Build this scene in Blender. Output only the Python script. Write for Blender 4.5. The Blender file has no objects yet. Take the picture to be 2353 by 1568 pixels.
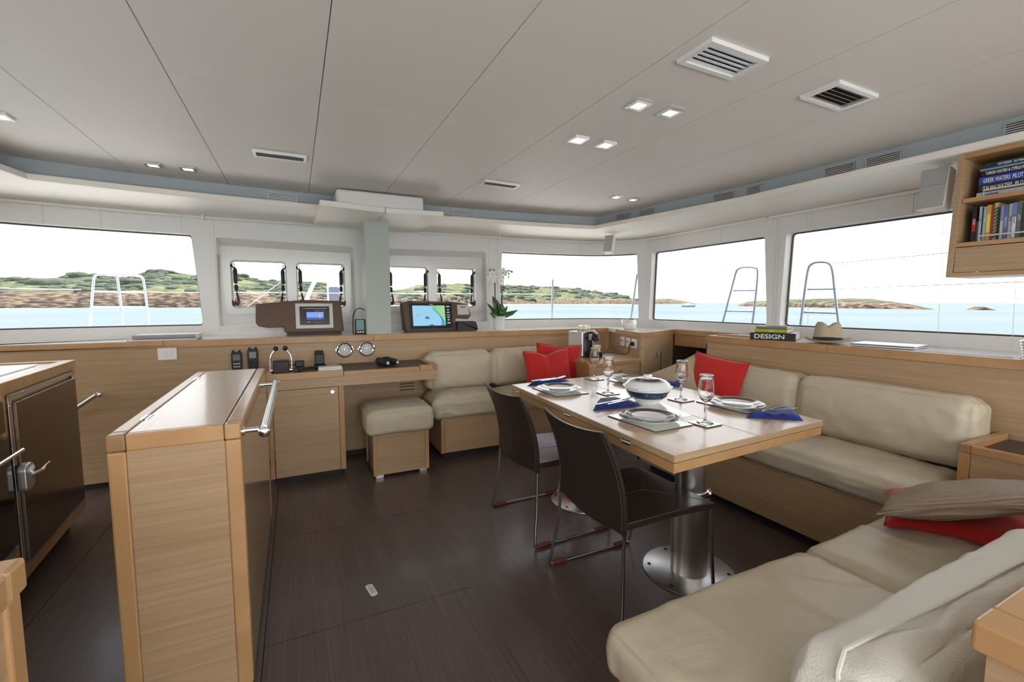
import bpy, bmesh, math, random
from mathutils import Vector, Matrix, noise, geometry
random.seed(7)
SC = bpy.context.scene
COL = SC.collection
PI = math.pi
R = math.radians

# ---------------------------------------------------------------- camera
cam_d = bpy.data.cameras.new('camera'); cam = bpy.data.objects.new('camera', cam_d); COL.objects.link(cam)
cam_d.lens = 15.65; cam_d.sensor_width = 36; cam_d.clip_end = 20000; cam_d.clip_start = .02
cam.location = (0, 0, 1.27)
cam.rotation_euler = (R(90 - 4.861), 0, R(-25.9))
SC.camera = cam

# ---------------------------------------------------------------- sky, sun, exposure
wd = bpy.data.worlds.new('sky'); SC.world = wd; wd.use_nodes = True
wn = wd.node_tree.nodes; wl = wd.node_tree.links; wn.clear()
o_ = wn.new('ShaderNodeOutputWorld'); bg = wn.new('ShaderNodeBackground')
tc = wn.new('ShaderNodeTexCoord'); sp = wn.new('ShaderNodeSeparateXYZ'); cr = wn.new('ShaderNodeValToRGB')
cr.color_ramp.elements[0].position = .0; cr.color_ramp.elements[0].color = (1, .985, .965, 1)
cr.color_ramp.elements[1].position = .9; cr.color_ramp.elements[1].color = (.58, .70, .90, 1)
e = cr.color_ramp.elements.new(.25); e.color = (.95, .97, 1, 1)
wl.new(tc.outputs['Generated'], sp.inputs[0]); wl.new(sp.outputs['Z'], cr.inputs[0])
wl.new(cr.outputs[0], bg.inputs[0]); wl.new(bg.outputs[0], o_.inputs[0])
bg.inputs[1].default_value = 2.1
sun_d = bpy.data.lights.new('sun', 'SUN'); sun = bpy.data.objects.new('sun', sun_d); COL.objects.link(sun)
sun_d.energy = 9.0; sun_d.angle = R(1.0); sun_d.color = (1, .90, .78)
sun.location = (0, 0, 30); sun.rotation_euler = (R(-28), R(12), 0)   # high, ahead of the bow, a little to port
SC.view_settings.view_transform = 'Standard'; SC.view_settings.look = 'None'
SC.view_settings.exposure = 1.08; SC.view_settings.gamma = 1
SC.view_settings.use_curve_mapping = False

# ---------------------------------------------------------------- mesh helpers
class MB:
    def __init__(s): s.v = []; s.f = []
    def add(s, vs, fs):
        n = len(s.v); s.v += [tuple(q) for q in vs]; s.f += [tuple(n + i for i in q) for q in fs]; return s
    def box(s, x0, x1, y0, y1, z0, z1):
        return s.add([(x0,y0,z0),(x1,y0,z0),(x1,y1,z0),(x0,y1,z0),(x0,y0,z1),(x1,y0,z1),(x1,y1,z1),(x0,y1,z1)],
                     [(3,2,1,0),(4,5,6,7),(0,1,5,4),(1,2,6,5),(2,3,7,6),(3,0,4,7)])
    def prism(s, poly, a0, a1, axis='z'):
        g = {'z': lambda p, a: (p[0], p[1], a), 'x': lambda p, a: (a, p[0], p[1]), 'y': lambda p, a: (p[0], a, p[1])}[axis]
        n = len(poly); vs = [g(p, a0) for p in poly] + [g(p, a1) for p in poly]
        return s.add(vs, [tuple(range(n))[::-1], tuple(range(n, 2*n))] + [(i, (i+1) % n, n+(i+1) % n, n+i) for i in range(n)])
    def poly(s, pts): return s.add(pts, [tuple(range(len(pts)))])
    def tube(s, pts, r, n=8, closed=False):
        pts = [Vector(p) for p in pts]; m = len(pts); up = None; rings = []
        rr = r if isinstance(r, (list, tuple)) else [r]*m
        for i, p in enumerate(pts):
            a = pts[(i-1) % m] if (i or closed) else p; b = pts[(i+1) % m] if (i < m-1 or closed) else p
            t = (b-a).normalized()
            if up is None: up = t.orthogonal().normalized()
            up = (up - t*up.dot(t)).normalized(); w = t.cross(up)
            rings.append([p + (up*math.cos(2*PI*k/n) + w*math.sin(2*PI*k/n))*rr[i] for k in range(n)])
        vs = [q for g in rings for q in g]; fs = []
        for i in range(m if closed else m-1):
            j = (i+1) % m
            for k in range(n): fs.append((i*n+k, i*n+(k+1) % n, j*n+(k+1) % n, j*n+k))
        if not closed: fs += [tuple(range(n))[::-1], tuple(range((m-1)*n, m*n))]
        return s.add(vs, fs)
    def lathe(s, prof, c=(0,0,0), n=28, axis='z', ex=1, ey=1):
        cap = len(prof) == 2 and abs(prof[0][0]-prof[1][0]) < 1e-6
        vs = []; fs = []; m = len(prof)
        for r, h in prof:
            for k in range(n):
                a = 2*PI*k/n; x, y = r*math.cos(a)*ex, r*math.sin(a)*ey
                p = {'z': (x, y, h), 'y': (x, h, y), 'x': (h, x, y)}[axis]
                vs.append((p[0]+c[0], p[1]+c[1], p[2]+c[2]))
        for i in range(m-1):
            for k in range(n): fs.append((i*n+k, i*n+(k+1) % n, (i+1)*n+(k+1) % n, (i+1)*n+k))
        if cap: fs.append(tuple(range(n))[::-1])
        if cap: fs.append(tuple(range((m-1)*n, m*n)))
        return s.add(vs, fs)
    def cyl(s, c, r, h, axis='z', n=20): return s.lathe([(r, 0), (r, h)], c, n, axis)
    def ball(s, c, r, n=14, sx=1, sy=1, sz=1):
        vs = []; fs = []; m = n//2 + 1
        for i in range(m):
            t = PI*i/(m-1)
            for k in range(n):
                a = 2*PI*k/n; q = max(math.sin(t), 1e-3)
                vs.append((c[0]+r*sx*q*math.cos(a), c[1]+r*sy*q*math.sin(a), c[2]-r*sz*math.cos(t)))
        for i in range(m-1):
            for k in range(n): fs.append((i*n+k, i*n+(k+1) % n, (i+1)*n+(k+1) % n, (i+1)*n+k))
        return s.add(vs, fs)
    def xf(s, M): s.v = [tuple(M @ Vector(q)) for q in s.v]; return s

FRAME = {}
def mat_of(o): return FRAME.get(o.as_pointer() if o else 0, Matrix.Identity(4))
def obj(name, mb, mat, parent=None, bevel=0, smooth=False, local=False, seg=2, weld=False):
    me = bpy.data.meshes.new(name)
    vs = mb.v
    if parent is not None and not local:
        inv = mat_of(parent).inverted(); vs = [tuple(inv @ Vector(q)) for q in vs]
    me.from_pydata(vs, [], mb.f)
    bm = bmesh.new(); bm.from_mesh(me)
    if weld: bmesh.ops.remove_doubles(bm, verts=bm.verts, dist=1e-5)
    bmesh.ops.recalc_face_normals(bm, faces=bm.faces)
    bm.to_mesh(me); bm.free()
    me.materials.append(MAT[mat] if isinstance(mat, str) else mat)
    if smooth:
        for p in me.polygons: p.use_smooth = True
        if smooth != 'all':
            try: me.set_sharp_from_angle(angle=R(40))
            except Exception: pass
    ob = bpy.data.objects.new(name, me); COL.objects.link(ob)
    if parent is not None:
        ob.parent = parent; FRAME[ob.as_pointer()] = mat_of(parent)
    if bevel:
        m = ob.modifiers.new('bevel', 'BEVEL'); m.width = bevel; m.segments = seg; m.limit_method = 'ANGLE'; m.angle_limit = R(35)
        m.harden_normals = False
    return ob
def tag(o, label, cat, group=None):
    o['label'] = label; o['category'] = cat
    if group: o['group'] = group
    return o
def thing(name, label, cat, loc=(0,0,0), rotz=0, group=None, kind=None):
    o = bpy.data.objects.new(name, None); COL.objects.link(o)
    o.location = loc; o.rotation_euler = (0, 0, rotz); o.empty_display_size = .05
    FRAME[o.as_pointer()] = Matrix.Translation(loc) @ Matrix.Rotation(rotz, 4, 'Z')
    if kind: o['kind'] = kind
    if label: tag(o, label, cat, group)
    return o
def struct(name, label=None):
    o = thing(name, None, None, kind='structure')
    if label: o['label'] = label
    return o
def dup(root, loc, rotz, label, parent=None):
    r = root.copy(); COL.objects.link(r); r.location = loc; r.rotation_euler = (0, 0, rotz); r['label'] = label
    for ch in root.children:
        c = ch.copy(); COL.objects.link(c); c.parent = r
        for g in ch.children:
            d = g.copy(); COL.objects.link(d); d.parent = c
    return r
def text_mb(s, size, M, depth=.0006, sx=1.0, align='LEFT', bold=0.0):
    cu = bpy.data.curves.new('t', 'FONT'); cu.body = s; cu.size = size; cu.extrude = depth; cu.align_x = align; cu.offset = bold
    cu.resolution_u = 3
    ob = bpy.data.objects.new('t', cu); COL.objects.link(ob)
    dg = bpy.context.evaluated_depsgraph_get()
    me = bpy.data.meshes.new_from_object(ob.evaluated_get(dg))
    mb = MB(); mb.v = [tuple(M @ Vector((v.co.x*sx, v.co.y, v.co.z))) for v in me.vertices]; mb.f = [tuple(p.vertices) for p in me.polygons]
    bpy.data.objects.remove(ob); bpy.data.curves.remove(cu); bpy.data.meshes.remove(me)
    return mb
def frame_M(o, x, y):   # matrix with origin o, local x and y axes
    x = Vector(x).normalized(); y = Vector(y); y = (y - x*y.dot(x)).normalized(); z = x.cross(y)
    M = Matrix((x, y, z)).transposed().to_4x4(); M.translation = Vector(o); return M

# ---------------------------------------------------------------- materials
MAT = {}
def mk(name, col, rough=.5, metal=0, spec=.5, coat=0, emis=None, es=0, trans=0, ior=1.45, sheen=0):
    m = bpy.data.materials.new(name); m.use_nodes = True; b = m.node_tree.nodes['Principled BSDF']
    b.inputs['Base Color'].default_value = (*col, 1); b.inputs['Roughness'].default_value = rough
    b.inputs['Metallic'].default_value = metal; b.inputs['Specular IOR Level'].default_value = spec
    b.inputs['Coat Weight'].default_value = coat; b.inputs['Coat Roughness'].default_value = .12
    b.inputs['IOR'].default_value = ior; b.inputs['Transmission Weight'].default_value = trans
    b.inputs['Sheen Weight'].default_value = sheen
    if emis: b.inputs['Emission Color'].default_value = (*emis, 1); b.inputs['Emission Strength'].default_value = es
    MAT[name] = m; return m
def nodes(m): return m.node_tree.nodes, m.node_tree.links, m.node_tree.nodes['Principled BSDF']
def grain(name, c1, c2, scale, rough=.45, coat=0, bump=.15, detail=5, c3=None, big=(1, 1, 3), spec=.5, coord='Object', dist=.4):
    """two stretched noises mixed: fine grain between c1 and c2 plus a slow tone drift"""
    m = mk(name, c1, rough, coat=coat, spec=spec); n, l, b = nodes(m)
    t = n.new('ShaderNodeTexCoord'); mp = n.new('ShaderNodeMapping'); mp.inputs['Scale'].default_value = scale
    a = n.new('ShaderNodeTexNoise'); a.inputs['Scale'].default_value = 1; a.inputs['Detail'].default_value = detail; a.inputs['Distortion'].default_value = dist
    mp2 = n.new('ShaderNodeMapping'); mp2.inputs['Scale'].default_value = big
    a2 = n.new('ShaderNodeTexNoise'); a2.inputs['Scale'].default_value = 1; a2.inputs['Detail'].default_value = 2
    r = n.new('ShaderNodeValToRGB'); r.color_ramp.elements[0].position = .3; r.color_ramp.elements[1].position = .72
    r.color_ramp.elements[0].color = (*c2, 1); r.color_ramp.elements[1].color = (*c1, 1)
    mx = n.new('ShaderNodeMixRGB'); mx.blend_type = 'MULTIPLY'; mx.inputs[0].default_value = 1
    r2 = n.new('ShaderNodeValToRGB'); r2.color_ramp.elements[0].position = .3; r2.color_ramp.elements[1].position = .7
    r2.color_ramp.elements[0].color = (*(c3 or (.9, .88, .86)), 1); r2.color_ramp.elements[1].color = (1, 1, 1, 1)
    l.new(t.outputs[coord], mp.inputs[0]); l.new(mp.outputs[0], a.inputs['Vector']); l.new(a.outputs['Fac'], r.inputs[0])
    l.new(t.outputs[coord], mp2.inputs[0]); l.new(mp2.outputs[0], a2.inputs['Vector']); l.new(a2.outputs['Fac'], r2.inputs[0])
    l.new(r.outputs[0], mx.inputs[1]); l.new(r2.outputs[0], mx.inputs[2]); l.new(mx.outputs[0], b.inputs['Base Color'])
    if bump:
        bp = n.new('ShaderNodeBump'); bp.inputs['Strength'].default_value = bump; bp.inputs['Distance'].default_value = .001
        l.new(a.outputs['Fac'], bp.inputs['Height']); l.new(bp.outputs[0], b.inputs['Normal'])
    return m
def bumpy(name, col, rough, scale, strength=.2, dist=.002, kind='noise', col2=None, metal=0, coat=0, sheen=0, spec=.5, vec=None):
    m = mk(name, col, rough, metal, coat=coat, sheen=sheen, spec=spec); n, l, b = nodes(m)
    t = n.new('ShaderNodeTexCoord')
    if kind == 'voronoi': a = n.new('ShaderNodeTexVoronoi'); out = 'Distance'
    elif kind == 'wave': a = n.new('ShaderNodeTexWave'); out = 'Fac'; a.inputs['Distortion'].default_value = .6
    else: a = n.new('ShaderNodeTexNoise'); out = 'Fac'; a.inputs['Detail'].default_value = 4
    a.inputs['Scale'].default_value = scale
    if vec:
        mp = n.new('ShaderNodeMapping'); mp.inputs['Scale'].default_value = vec
        l.new(t.outputs['Object'], mp.inputs[0]); l.new(mp.outputs[0], a.inputs['Vector'])
    else: l.new(t.outputs['Object'], a.inputs['Vector'])
    bp = n.new('ShaderNodeBump'); bp.inputs['Strength'].default_value = strength; bp.inputs['Distance'].default_value = dist
    l.new(a.outputs[out], bp.inputs['Height']); l.new(bp.outputs[0], b.inputs['Normal'])
    if col2:
        r = n.new('ShaderNodeValToRGB'); r.color_ramp.elements[0].color = (*col2, 1); r.color_ramp.elements[1].color = (*col, 1)
        r.color_ramp.elements[0].position = .3; r.color_ramp.elements[1].position = .7
        l.new(a.outputs[out], r.inputs[0]); l.new(r.outputs[0], b.inputs['Base Color'])
    return m
OAK1, OAK2 = (.50, .345, .20), (.40, .265, .145)
grain('oak', OAK1, OAK2, (2.2, 2.2, 95), rough=.42, coat=.12, c3=(.93, .9, .88), big=(.8, .8, 5))      # veneer, grain level
grain('oak_top', (.55, .38, .245), (.46, .3, .18), (95, 2.2, 95), rough=.3, coat=.45, bump=.05, big=(5, .8, 5))
grain('edge', (.54, .315, .145), (.45, .25, .105), (7, 7, 7), rough=.35, coat=.25, bump=.03, detail=3, big=(2, 2, 2))  # solid edging
grain('oak_gloss', OAK1, OAK2, (2.2, 2.2, 95), rough=.2, coat=.8, c3=(.93, .9, .88), big=(.8, .8, 5), bump=.03)
grain('edge_dark', (.40, .235, .12), (.30, .17, .085), (9, 9, 9), rough=.4, coat=.2, bump=.03)
grain('wenge', (.15, .107, .092), (.095, .066, .057), (130, 2.0, 60), rough=.34, coat=.12, bump=.12, detail=6, c3=(.78, .76, .76), big=(7, .6, 1))
grain('wenge_mat', (.10, .066, .05), (.07, .045, .036), (3, 80, 60), rough=.5, bump=.1)
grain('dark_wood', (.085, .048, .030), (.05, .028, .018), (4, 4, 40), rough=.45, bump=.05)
mk('kick', (.02, .016, .015), .6)
mk('white', (.80, .785, .76), .35, coat=.25)          # gelcoat and laminate
mk('white_gloss', (.82, .80, .77), .16, coat=.6)
bumpy('counter_white', (.80, .76, .72), .16, 60, .02, .0005, coat=.4)
bumpy('ceiling_vinyl', (.73, .69, .64), .55, 900, .06, .0006)
mk('soffit', (.88, .83, .75), .5)
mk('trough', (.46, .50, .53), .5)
mk('column', (.46, .50, .45), .5)
mk('chrome', (.86, .87, .88), .09, 1)
mk('steel', (.74, .735, .72), .28, 1)
mk('chair_steel', (.46, .45, .43), .2, 1)
mk('alu', (.74, .75, .76), .38, 1)
mk('black', (.012, .012, .013), .42); mk('black_gloss', (.008, .008, .01), .08, coat=.5)
mk('rubber', (.02, .019, .02), .7); mk('red', (.38, .012, .014), .4)
grain('fridge', (.20, .135, .095), (.16, .105, .072), (3, 160, 3), rough=.27, bump=.03, coat=.3)
MAT['fridge'].node_tree.nodes['Principled BSDF'].inputs['Metallic'].default_value = .75
bumpy('leather', (.55, .475, .35), .38, 420, .14, .0012, 'voronoi', spec=.4)
bumpy('leather_grain', (.72, .685, .60), .42, 260, .45, .002, 'voronoi', spec=.45)
bumpy('chair_leather', (.029, .018, .0145), .34, 300, .12, .0008, 'voronoi', spec=.5, coat=.1)
mk('stitch', (.12, .085, .065), .6)
bumpy('red_linen', (.56, .018, .014), .9, 700, .35, .001, sheen=.3, col2=(.47, .014, .012))
bumpy('tan_linen', (.46, .35, .235), .9, 600, .35, .001, sheen=.3)
bumpy('tan_rib', (.42, .31, .215), .9, 34, 1.0, .006, 'wave', sheen=.3, vec=(1, 1, .3), col2=(.34, .25, .17))
for _n in MAT['tan_rib'].node_tree.nodes:
    if _n.type == 'TEX_WAVE': _n.bands_direction = 'Y'
    if _n.type == 'MAPPING': _n.inputs['Rotation'].default_value = (0, 0, R(67))
bumpy('napkin', (.009, .024, .18), .85, 600, .3, .0008, sheen=.2)
mk('porcelain', (.84, .84, .82), .1, coat=.6); mk('navy', (.012, .035, .075), .12, coat=.6)
mk('platerim', (.20, .165, .15), .16, metal=.9)
mk('mat_green', (.55, .60, .54), .14, coat=.6); mk('cork', (.06, .045, .035), .8)
mk('cutlery', (.80, .79, .77), .13, 1)
mk('console', (.125, .074, .05), .6); mk('rail_steel', (.42, .45, .50), .3, .55); mk('console_dark', (.045, .028, .025), .55)
mk('silver_plastic', (.62, .61, .58), .35); mk('white_plastic', (.80, .80, .78), .3)
mk('bud', (.30, .36, .12), .5); mk('speaker_grille', (.40, .385, .37), .6); mk('leaf', (.035, .11, .025), .35, coat=.3); mk('stem', (.035, .06, .02), .5); mk('petal', (.86, .85, .82), .6, sheen=.2)
mk('pot', (.83, .82, .80), .25, coat=.3)
mk('paper', (.80, .79, .76), .8)
bumpy('straw', (.66, .55, .40), .8, 260, .6, .002, 'wave', col2=(.5, .38, .25)); mk('hatband', (.03, .018, .016), .7)
mk('lamp_on', (1, .9, .7), .4, emis=(1, .70, .36), es=2.2)
mk('lamp_cool', (1, .95, .9), .4, emis=(1, .93, .84), es=2.5)
mk('gasket', (.10, .065, .05), .5)
_n, _l, _b = nodes(MAT['leather'])     # slow creases over the fine grain
_t = _n.new('ShaderNodeTexCoord'); _m = _n.new('ShaderNodeMapping'); _m.inputs['Scale'].default_value = (5, 9, 9)
_a = _n.new('ShaderNodeTexNoise'); _a.inputs['Scale'].default_value = 1; _a.inputs['Detail'].default_value = 4; _a.inputs['Distortion'].default_value = .7
_p = _n.new('ShaderNodeBump'); _p.inputs['Strength'].default_value = .2; _p.inputs['Distance'].default_value = .03
_o = [q for q in _n if q.type == 'BUMP' and q != _p][0]
_l.new(_t.outputs['Object'], _m.inputs[0]); _l.new(_m.outputs[0], _a.inputs['Vector']); _l.new(_a.outputs['Fac'], _p.inputs['Height']); _l.new(_p.outputs[0], _o.inputs['Normal'])
def cc(name, col, rough=.5, **k): return mk(name, col, rough, **k)
# tinted marine glazing: passes light, darkens it a little, mirrors at a slant
g = bpy.data.materials.new('glazing'); g.use_nodes = True; MAT['glazing'] = g
n, l = g.node_tree.nodes, g.node_tree.links; n.clear()
go = n.new('ShaderNodeOutputMaterial'); gm = n.new('ShaderNodeMixShader'); gt = n.new('ShaderNodeBsdfTransparent'); gg = n.new('ShaderNodeBsdfGlossy')
gf = n.new('ShaderNodeFresnel'); gf.inputs[0].default_value = 1.25; gt.inputs[0].default_value = (.62, .63, .63, 1); gg.inputs['Roughness'].default_value = .02
l.new(gf.outputs[0], gm.inputs[0]); l.new(gt.outputs[0], gm.inputs[1]); l.new(gg.outputs[0], gm.inputs[2]); l.new(gm.outputs[0], go.inputs[0])
mk('crystal', (1, 1, 1), .0, trans=1, ior=1.45)

# ================================================================= ROOM SHELL
XC = .63                      # centre line of the boat
def wallpath():
    half = [(0, 4.4), (1.2, 4.4), (1.6, 4.375), (2.0, 4.325), (2.25, 4.28)]
    p0, p1, p2 = Vector((2.25, 4.28)), Vector((2.82, 4.18)), Vector((2.87, 3.6))
    for i in range(1, 11):
        t = i/10; q = p0*(1-t)**2 + p1*(2*t*(1-t)) + p2*t*t; half.append((q.x, q.y))
    half.append((2.87, -1.6))
    return [(XC-a, b) for a, b in half[1:]][::-1] + [(XC+a, b) for a, b in half]
PATH = wallpath(); SS = [0]
for a, b in zip(PATH[:-1], PATH[1:]): SS.append(SS[-1] + math.hypot(b[0]-a[0], b[1]-a[1]))
_i0 = PATH.index((XC, 4.4)); SS = [s - SS[_i0] for s in SS]
def at(s, z, off=0):
    i = 0
    while i < len(SS)-2 and s > SS[i+1]: i += 1
    u = (s-SS[i])/(SS[i+1]-SS[i]); a, b = PATH[i], PATH[i+1]
    def tan(k): k0, k1 = max(k-1, 0), min(k+1, len(PATH)-1); return (Vector(PATH[k1])-Vector(PATH[k0])).normalized()
    t = (tan(i)*(1-u) + tan(i+1)*u).normalized() if 0 < i < len(SS)-2 else (Vector(b)-Vector(a)).normalized()
    n = Vector((-t.y, t.x))
    return (a[0]+(b[0]-a[0])*u + n.x*off, a[1]+(b[1]-a[1])*u + n.y*off, z)
def rounded(poly, r, k=4):
    out = []; n = len(poly)
    for i in range(n):
        p0, p, p1 = Vector(poly[i-1]), Vector(poly[i]), Vector(poly[(i+1) % n])
        a, b = (p0-p).normalized(), (p1-p).normalized()
        for j in range(k+1):
            t = j/k; A, B = p+a*r, p+b*r
            q = A*(1-t)**2 + p*2*t*(1-t) + B*t*t; out.append((q.x, q.y))
    return out
def dens(poly, step=.12):
    out = []; n = len(poly)
    for i in range(n):
        a, b = Vector(poly[i]), Vector(poly[(i+1) % n]); m = max(1, int((b-a).length/step))
        for j in range(m): q = a.lerp(b, j/m); out.append((q.x, q.y))
    return out
def inside(p, poly):
    c = False; n = len(poly)
    for i in range(n):
        a, b = poly[i], poly[i-1]
        if (a[1] > p[1]) != (b[1] > p[1]) and p[0] < (b[0]-a[0])*(p[1]-a[1])/(b[1]-a[1]) + a[0]: c = not c
    return c
def sheet(mb, outer, holes, off=0):
    """a skin over the outline with openings, bent along the wall path"""
    outer = dens(outer); holes = [dens(h) for h in holes]; co = []; ed = []
    for lp in [outer]+holes:
        n0 = len(co); co += [Vector(p) for p in lp]; ed += [(n0+i, n0+(i+1) % len(lp)) for i in range(len(lp))]
    smin, smax = min(p[0] for p in outer), max(p[0] for p in outer); zs = [p[1] for p in outer]
    for s in SS:
        if smin+.02 < s < smax-.02:
            for k in range(1, 5):
                p = (s, min(zs)+(max(zs)-min(zs))*k/5)
                if inside(p, outer) and not any(inside(p, h) for h in holes): co.append(Vector(p))
    r = geometry.delaunay_2d_cdt(co, ed, [], 0, 1e-5)
    fs = []
    for f in r[2]:
        c = sum((r[0][i] for i in f), Vector((0, 0)))/len(f)
        if inside(c, outer) and not any(inside(c, h) for h in holes): fs.append(tuple(f))
    mb.add([at(p.x, p.y, off) for p in r[0]], fs)
def reveal(mb, loop, o0, o1, loop2=None):
    a = dens(loop); b = dens(loop2) if loop2 else a; n = len(a)
    if len(b) != n: b = a
    mb.add([at(s, z, o0) for s, z in a] + [at(s, z, o1) for s, z in b], [(i, (i+1) % n, n+(i+1) % n, n+i) for i in range(n)])
def ring(mb, loop, w, o0, o1):
    """a flat frame of width w inside the loop, from offset o0 to o1"""
    a = [p for i, p in enumerate(dens(loop)) if 1]; n = len(a); b = []
    sg = 1 if sum(a[i-1][0]*a[i][1]-a[i][0]*a[i-1][1] for i in range(n)) > 0 else -1
    for i in range(n):
        j0 = next(a[i-k] for k in range(1, n) if math.dist(a[i-k], a[i]) > 1e-4); j1 = next(a[(i+k) % n] for k in range(1, n) if math.dist(a[(i+k) % n], a[i]) > 1e-4)
        d = (Vector(j1)-Vector(j0)).normalized(); b.append((a[i][0]-d.y*w*sg, a[i][1]+d.x*w*sg))
    V = [at(s, z, o0) for s, z in a]+[at(s, z, o0) for s, z in b]+[at(s, z, o1) for s, z in a]+[at(s, z, o1) for s, z in b]
    F = []
    for i in range(n):
        j = (i+1) % n; F += [(i, j, n+j, n+i), (2*n+i, 2*n+j, 3*n+j, 3*n+i), (n+i, n+j, 3*n+j, 3*n+i), (i, j, 2*n+j, 2*n+i)]
    mb.add(V, F)

# ---- window outlines in wall coordinates (distance along the wall from the centre line, height)
ZB, ZT = 1.085, 1.822
win = {
 'window_1': [(-3.0, ZB), (-1.312, ZB), (-1.36, ZT), (-2.96, ZT)],
 'window_2': [(1.345, ZB), (3.0, ZB), (2.96, ZT), (1.385, ZT)],
 'window_3': [(3.125, ZB), (4.473, ZB), (4.418, ZT), (3.145, ZT)],
 'window_4': [(4.577, ZB), (6.9, ZB), (6.75, ZT), (4.6, ZT)],
 'window_5': [(-6.9, ZB), (-4.577, ZB), (-4.6, ZT), (-6.75, ZT)],
 'window_6': [(-4.473, ZB), (-3.125, ZB), (-3.145, ZT), (-4.418, ZT)],
}
win = {k: rounded(v, .035) for k, v in win.items()}
bays = [rounded([(-1.2, 1.075), (-.118, 1.075), (-.125, 1.79), (-1.195, 1.81)], .02),
        rounded([(.118, 1.075), (1.212, 1.075), (1.2, 1.81), (.125, 1.79)], .02)]
hatches = {'window_7': [(-1.112, 1.228), (-.685, 1.228), (-.69, 1.637), (-1.112, 1.637)],
           'window_8': [(-.612, 1.228), (-.2, 1.228), (-.203, 1.635), (-.609, 1.635)],
           'window_9': [(.19, 1.228), (.6, 1.228), (.6, 1.635), (.19, 1.635)],
           'window_10': [(.682, 1.228), (1.105, 1.228), (1.105, 1.635), (.682, 1.635)]}
hatches = {k: rounded(v, .04, 5) for k, v in hatches.items()}
ZW = 2.0
DEP = .085
def wall(name, s0, s1, names, bays_=()):
    st = struct(name); mb = MB()
    sheet(mb, [(s0, .95), (s1, .95), (s1, ZW), (s0, ZW)], [win[k] for k in names]+list(bays_))
    for k in names: reveal(mb, win[k], 0, DEP)
    obj('wall_skin', mb, 'white', st, smooth=True)
    return st
W_F = wall('wall_front', -3.08, 3.08, ['window_1', 'window_2'], bays)
W_R = wall('wall_right', 3.08, 8.46, ['window_3', 'window_4'])
W_L = wall('wall_left', -8.46, -3.08, ['window_5', 'window_6'])
# seams between the wall panels, drawn as thin recessed battens
for s in (-2.2, -1.9, -1.42, -1.205, 1.228, 1.33, 2.3, 2.62):
    z0 = 1.83 if abs(s) > 1.36 else 1.03
    obj('panel_seam', MB().add([at(s-.0012, z0, -.0015), at(s+.0012, z0, -.0015), at(s+.0012, 1.96, -.0015), at(s-.0012, 1.96, -.0015)], [(0, 1, 2, 3)]), 'trough', W_F)
for s, z0 in ((3.35, 1.83), (4.0, 1.83), (4.52, 1.02), (4.545, 1.02), (4.75, 1.83), (5.4, 1.83)):
    obj('panel_seam', MB().add([at(s-.0012, z0, -.0015), at(s+.0012, z0, -.0015), at(s+.0012, 1.96, -.0015), at(s-.0012, 1.96, -.0015)], [(0, 1, 2, 3)]), 'trough', W_R)
# recessed bays with the opening ports
for i, b in enumerate(bays):
    mb = MB(); hs = [hatches[k] for k in (('window_7', 'window_8'), ('window_9', 'window_10'))[i]]
    b2 = [(s_+(.012 if s_ < (min(q[0] for q in b)+max(q[0] for q in b))/2 else -.012), z_ if z_ < 1.4 else z_-.055) for s_, z_ in b]; reveal(mb, b, 0, .085, b2); sheet(mb, b2, hs, .085)
    for h in hs: reveal(mb, h, .055, .145)
    x0, x1 = ((-1.172, -.145), (.145, 1.165))[i]
    inner = rounded([(x0+.01, 1.178), (x1-.01, 1.178), (x1, 1.69), (x0, 1.69)], .04, 5)
    sheet(mb, inner, hs, .055); reveal(mb, inner, .055, .085)
    obj('recessed_bay', mb, 'white_gloss', W_F, smooth=True)
# panes
for k, lp in {**win, **hatches}.items():
    st = struct(k); small = k in hatches; off = .135 if small else DEP
    mb = MB(); sheet(mb, lp, [], off-.008); obj('pane', mb, 'glazing', st, smooth=True)
    mb = MB(); ring(mb, lp, .012 if small else .010, off-.012, off+.004)
    obj('window_frame', mb, 'white_plastic' if small else 'gasket', st)
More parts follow.
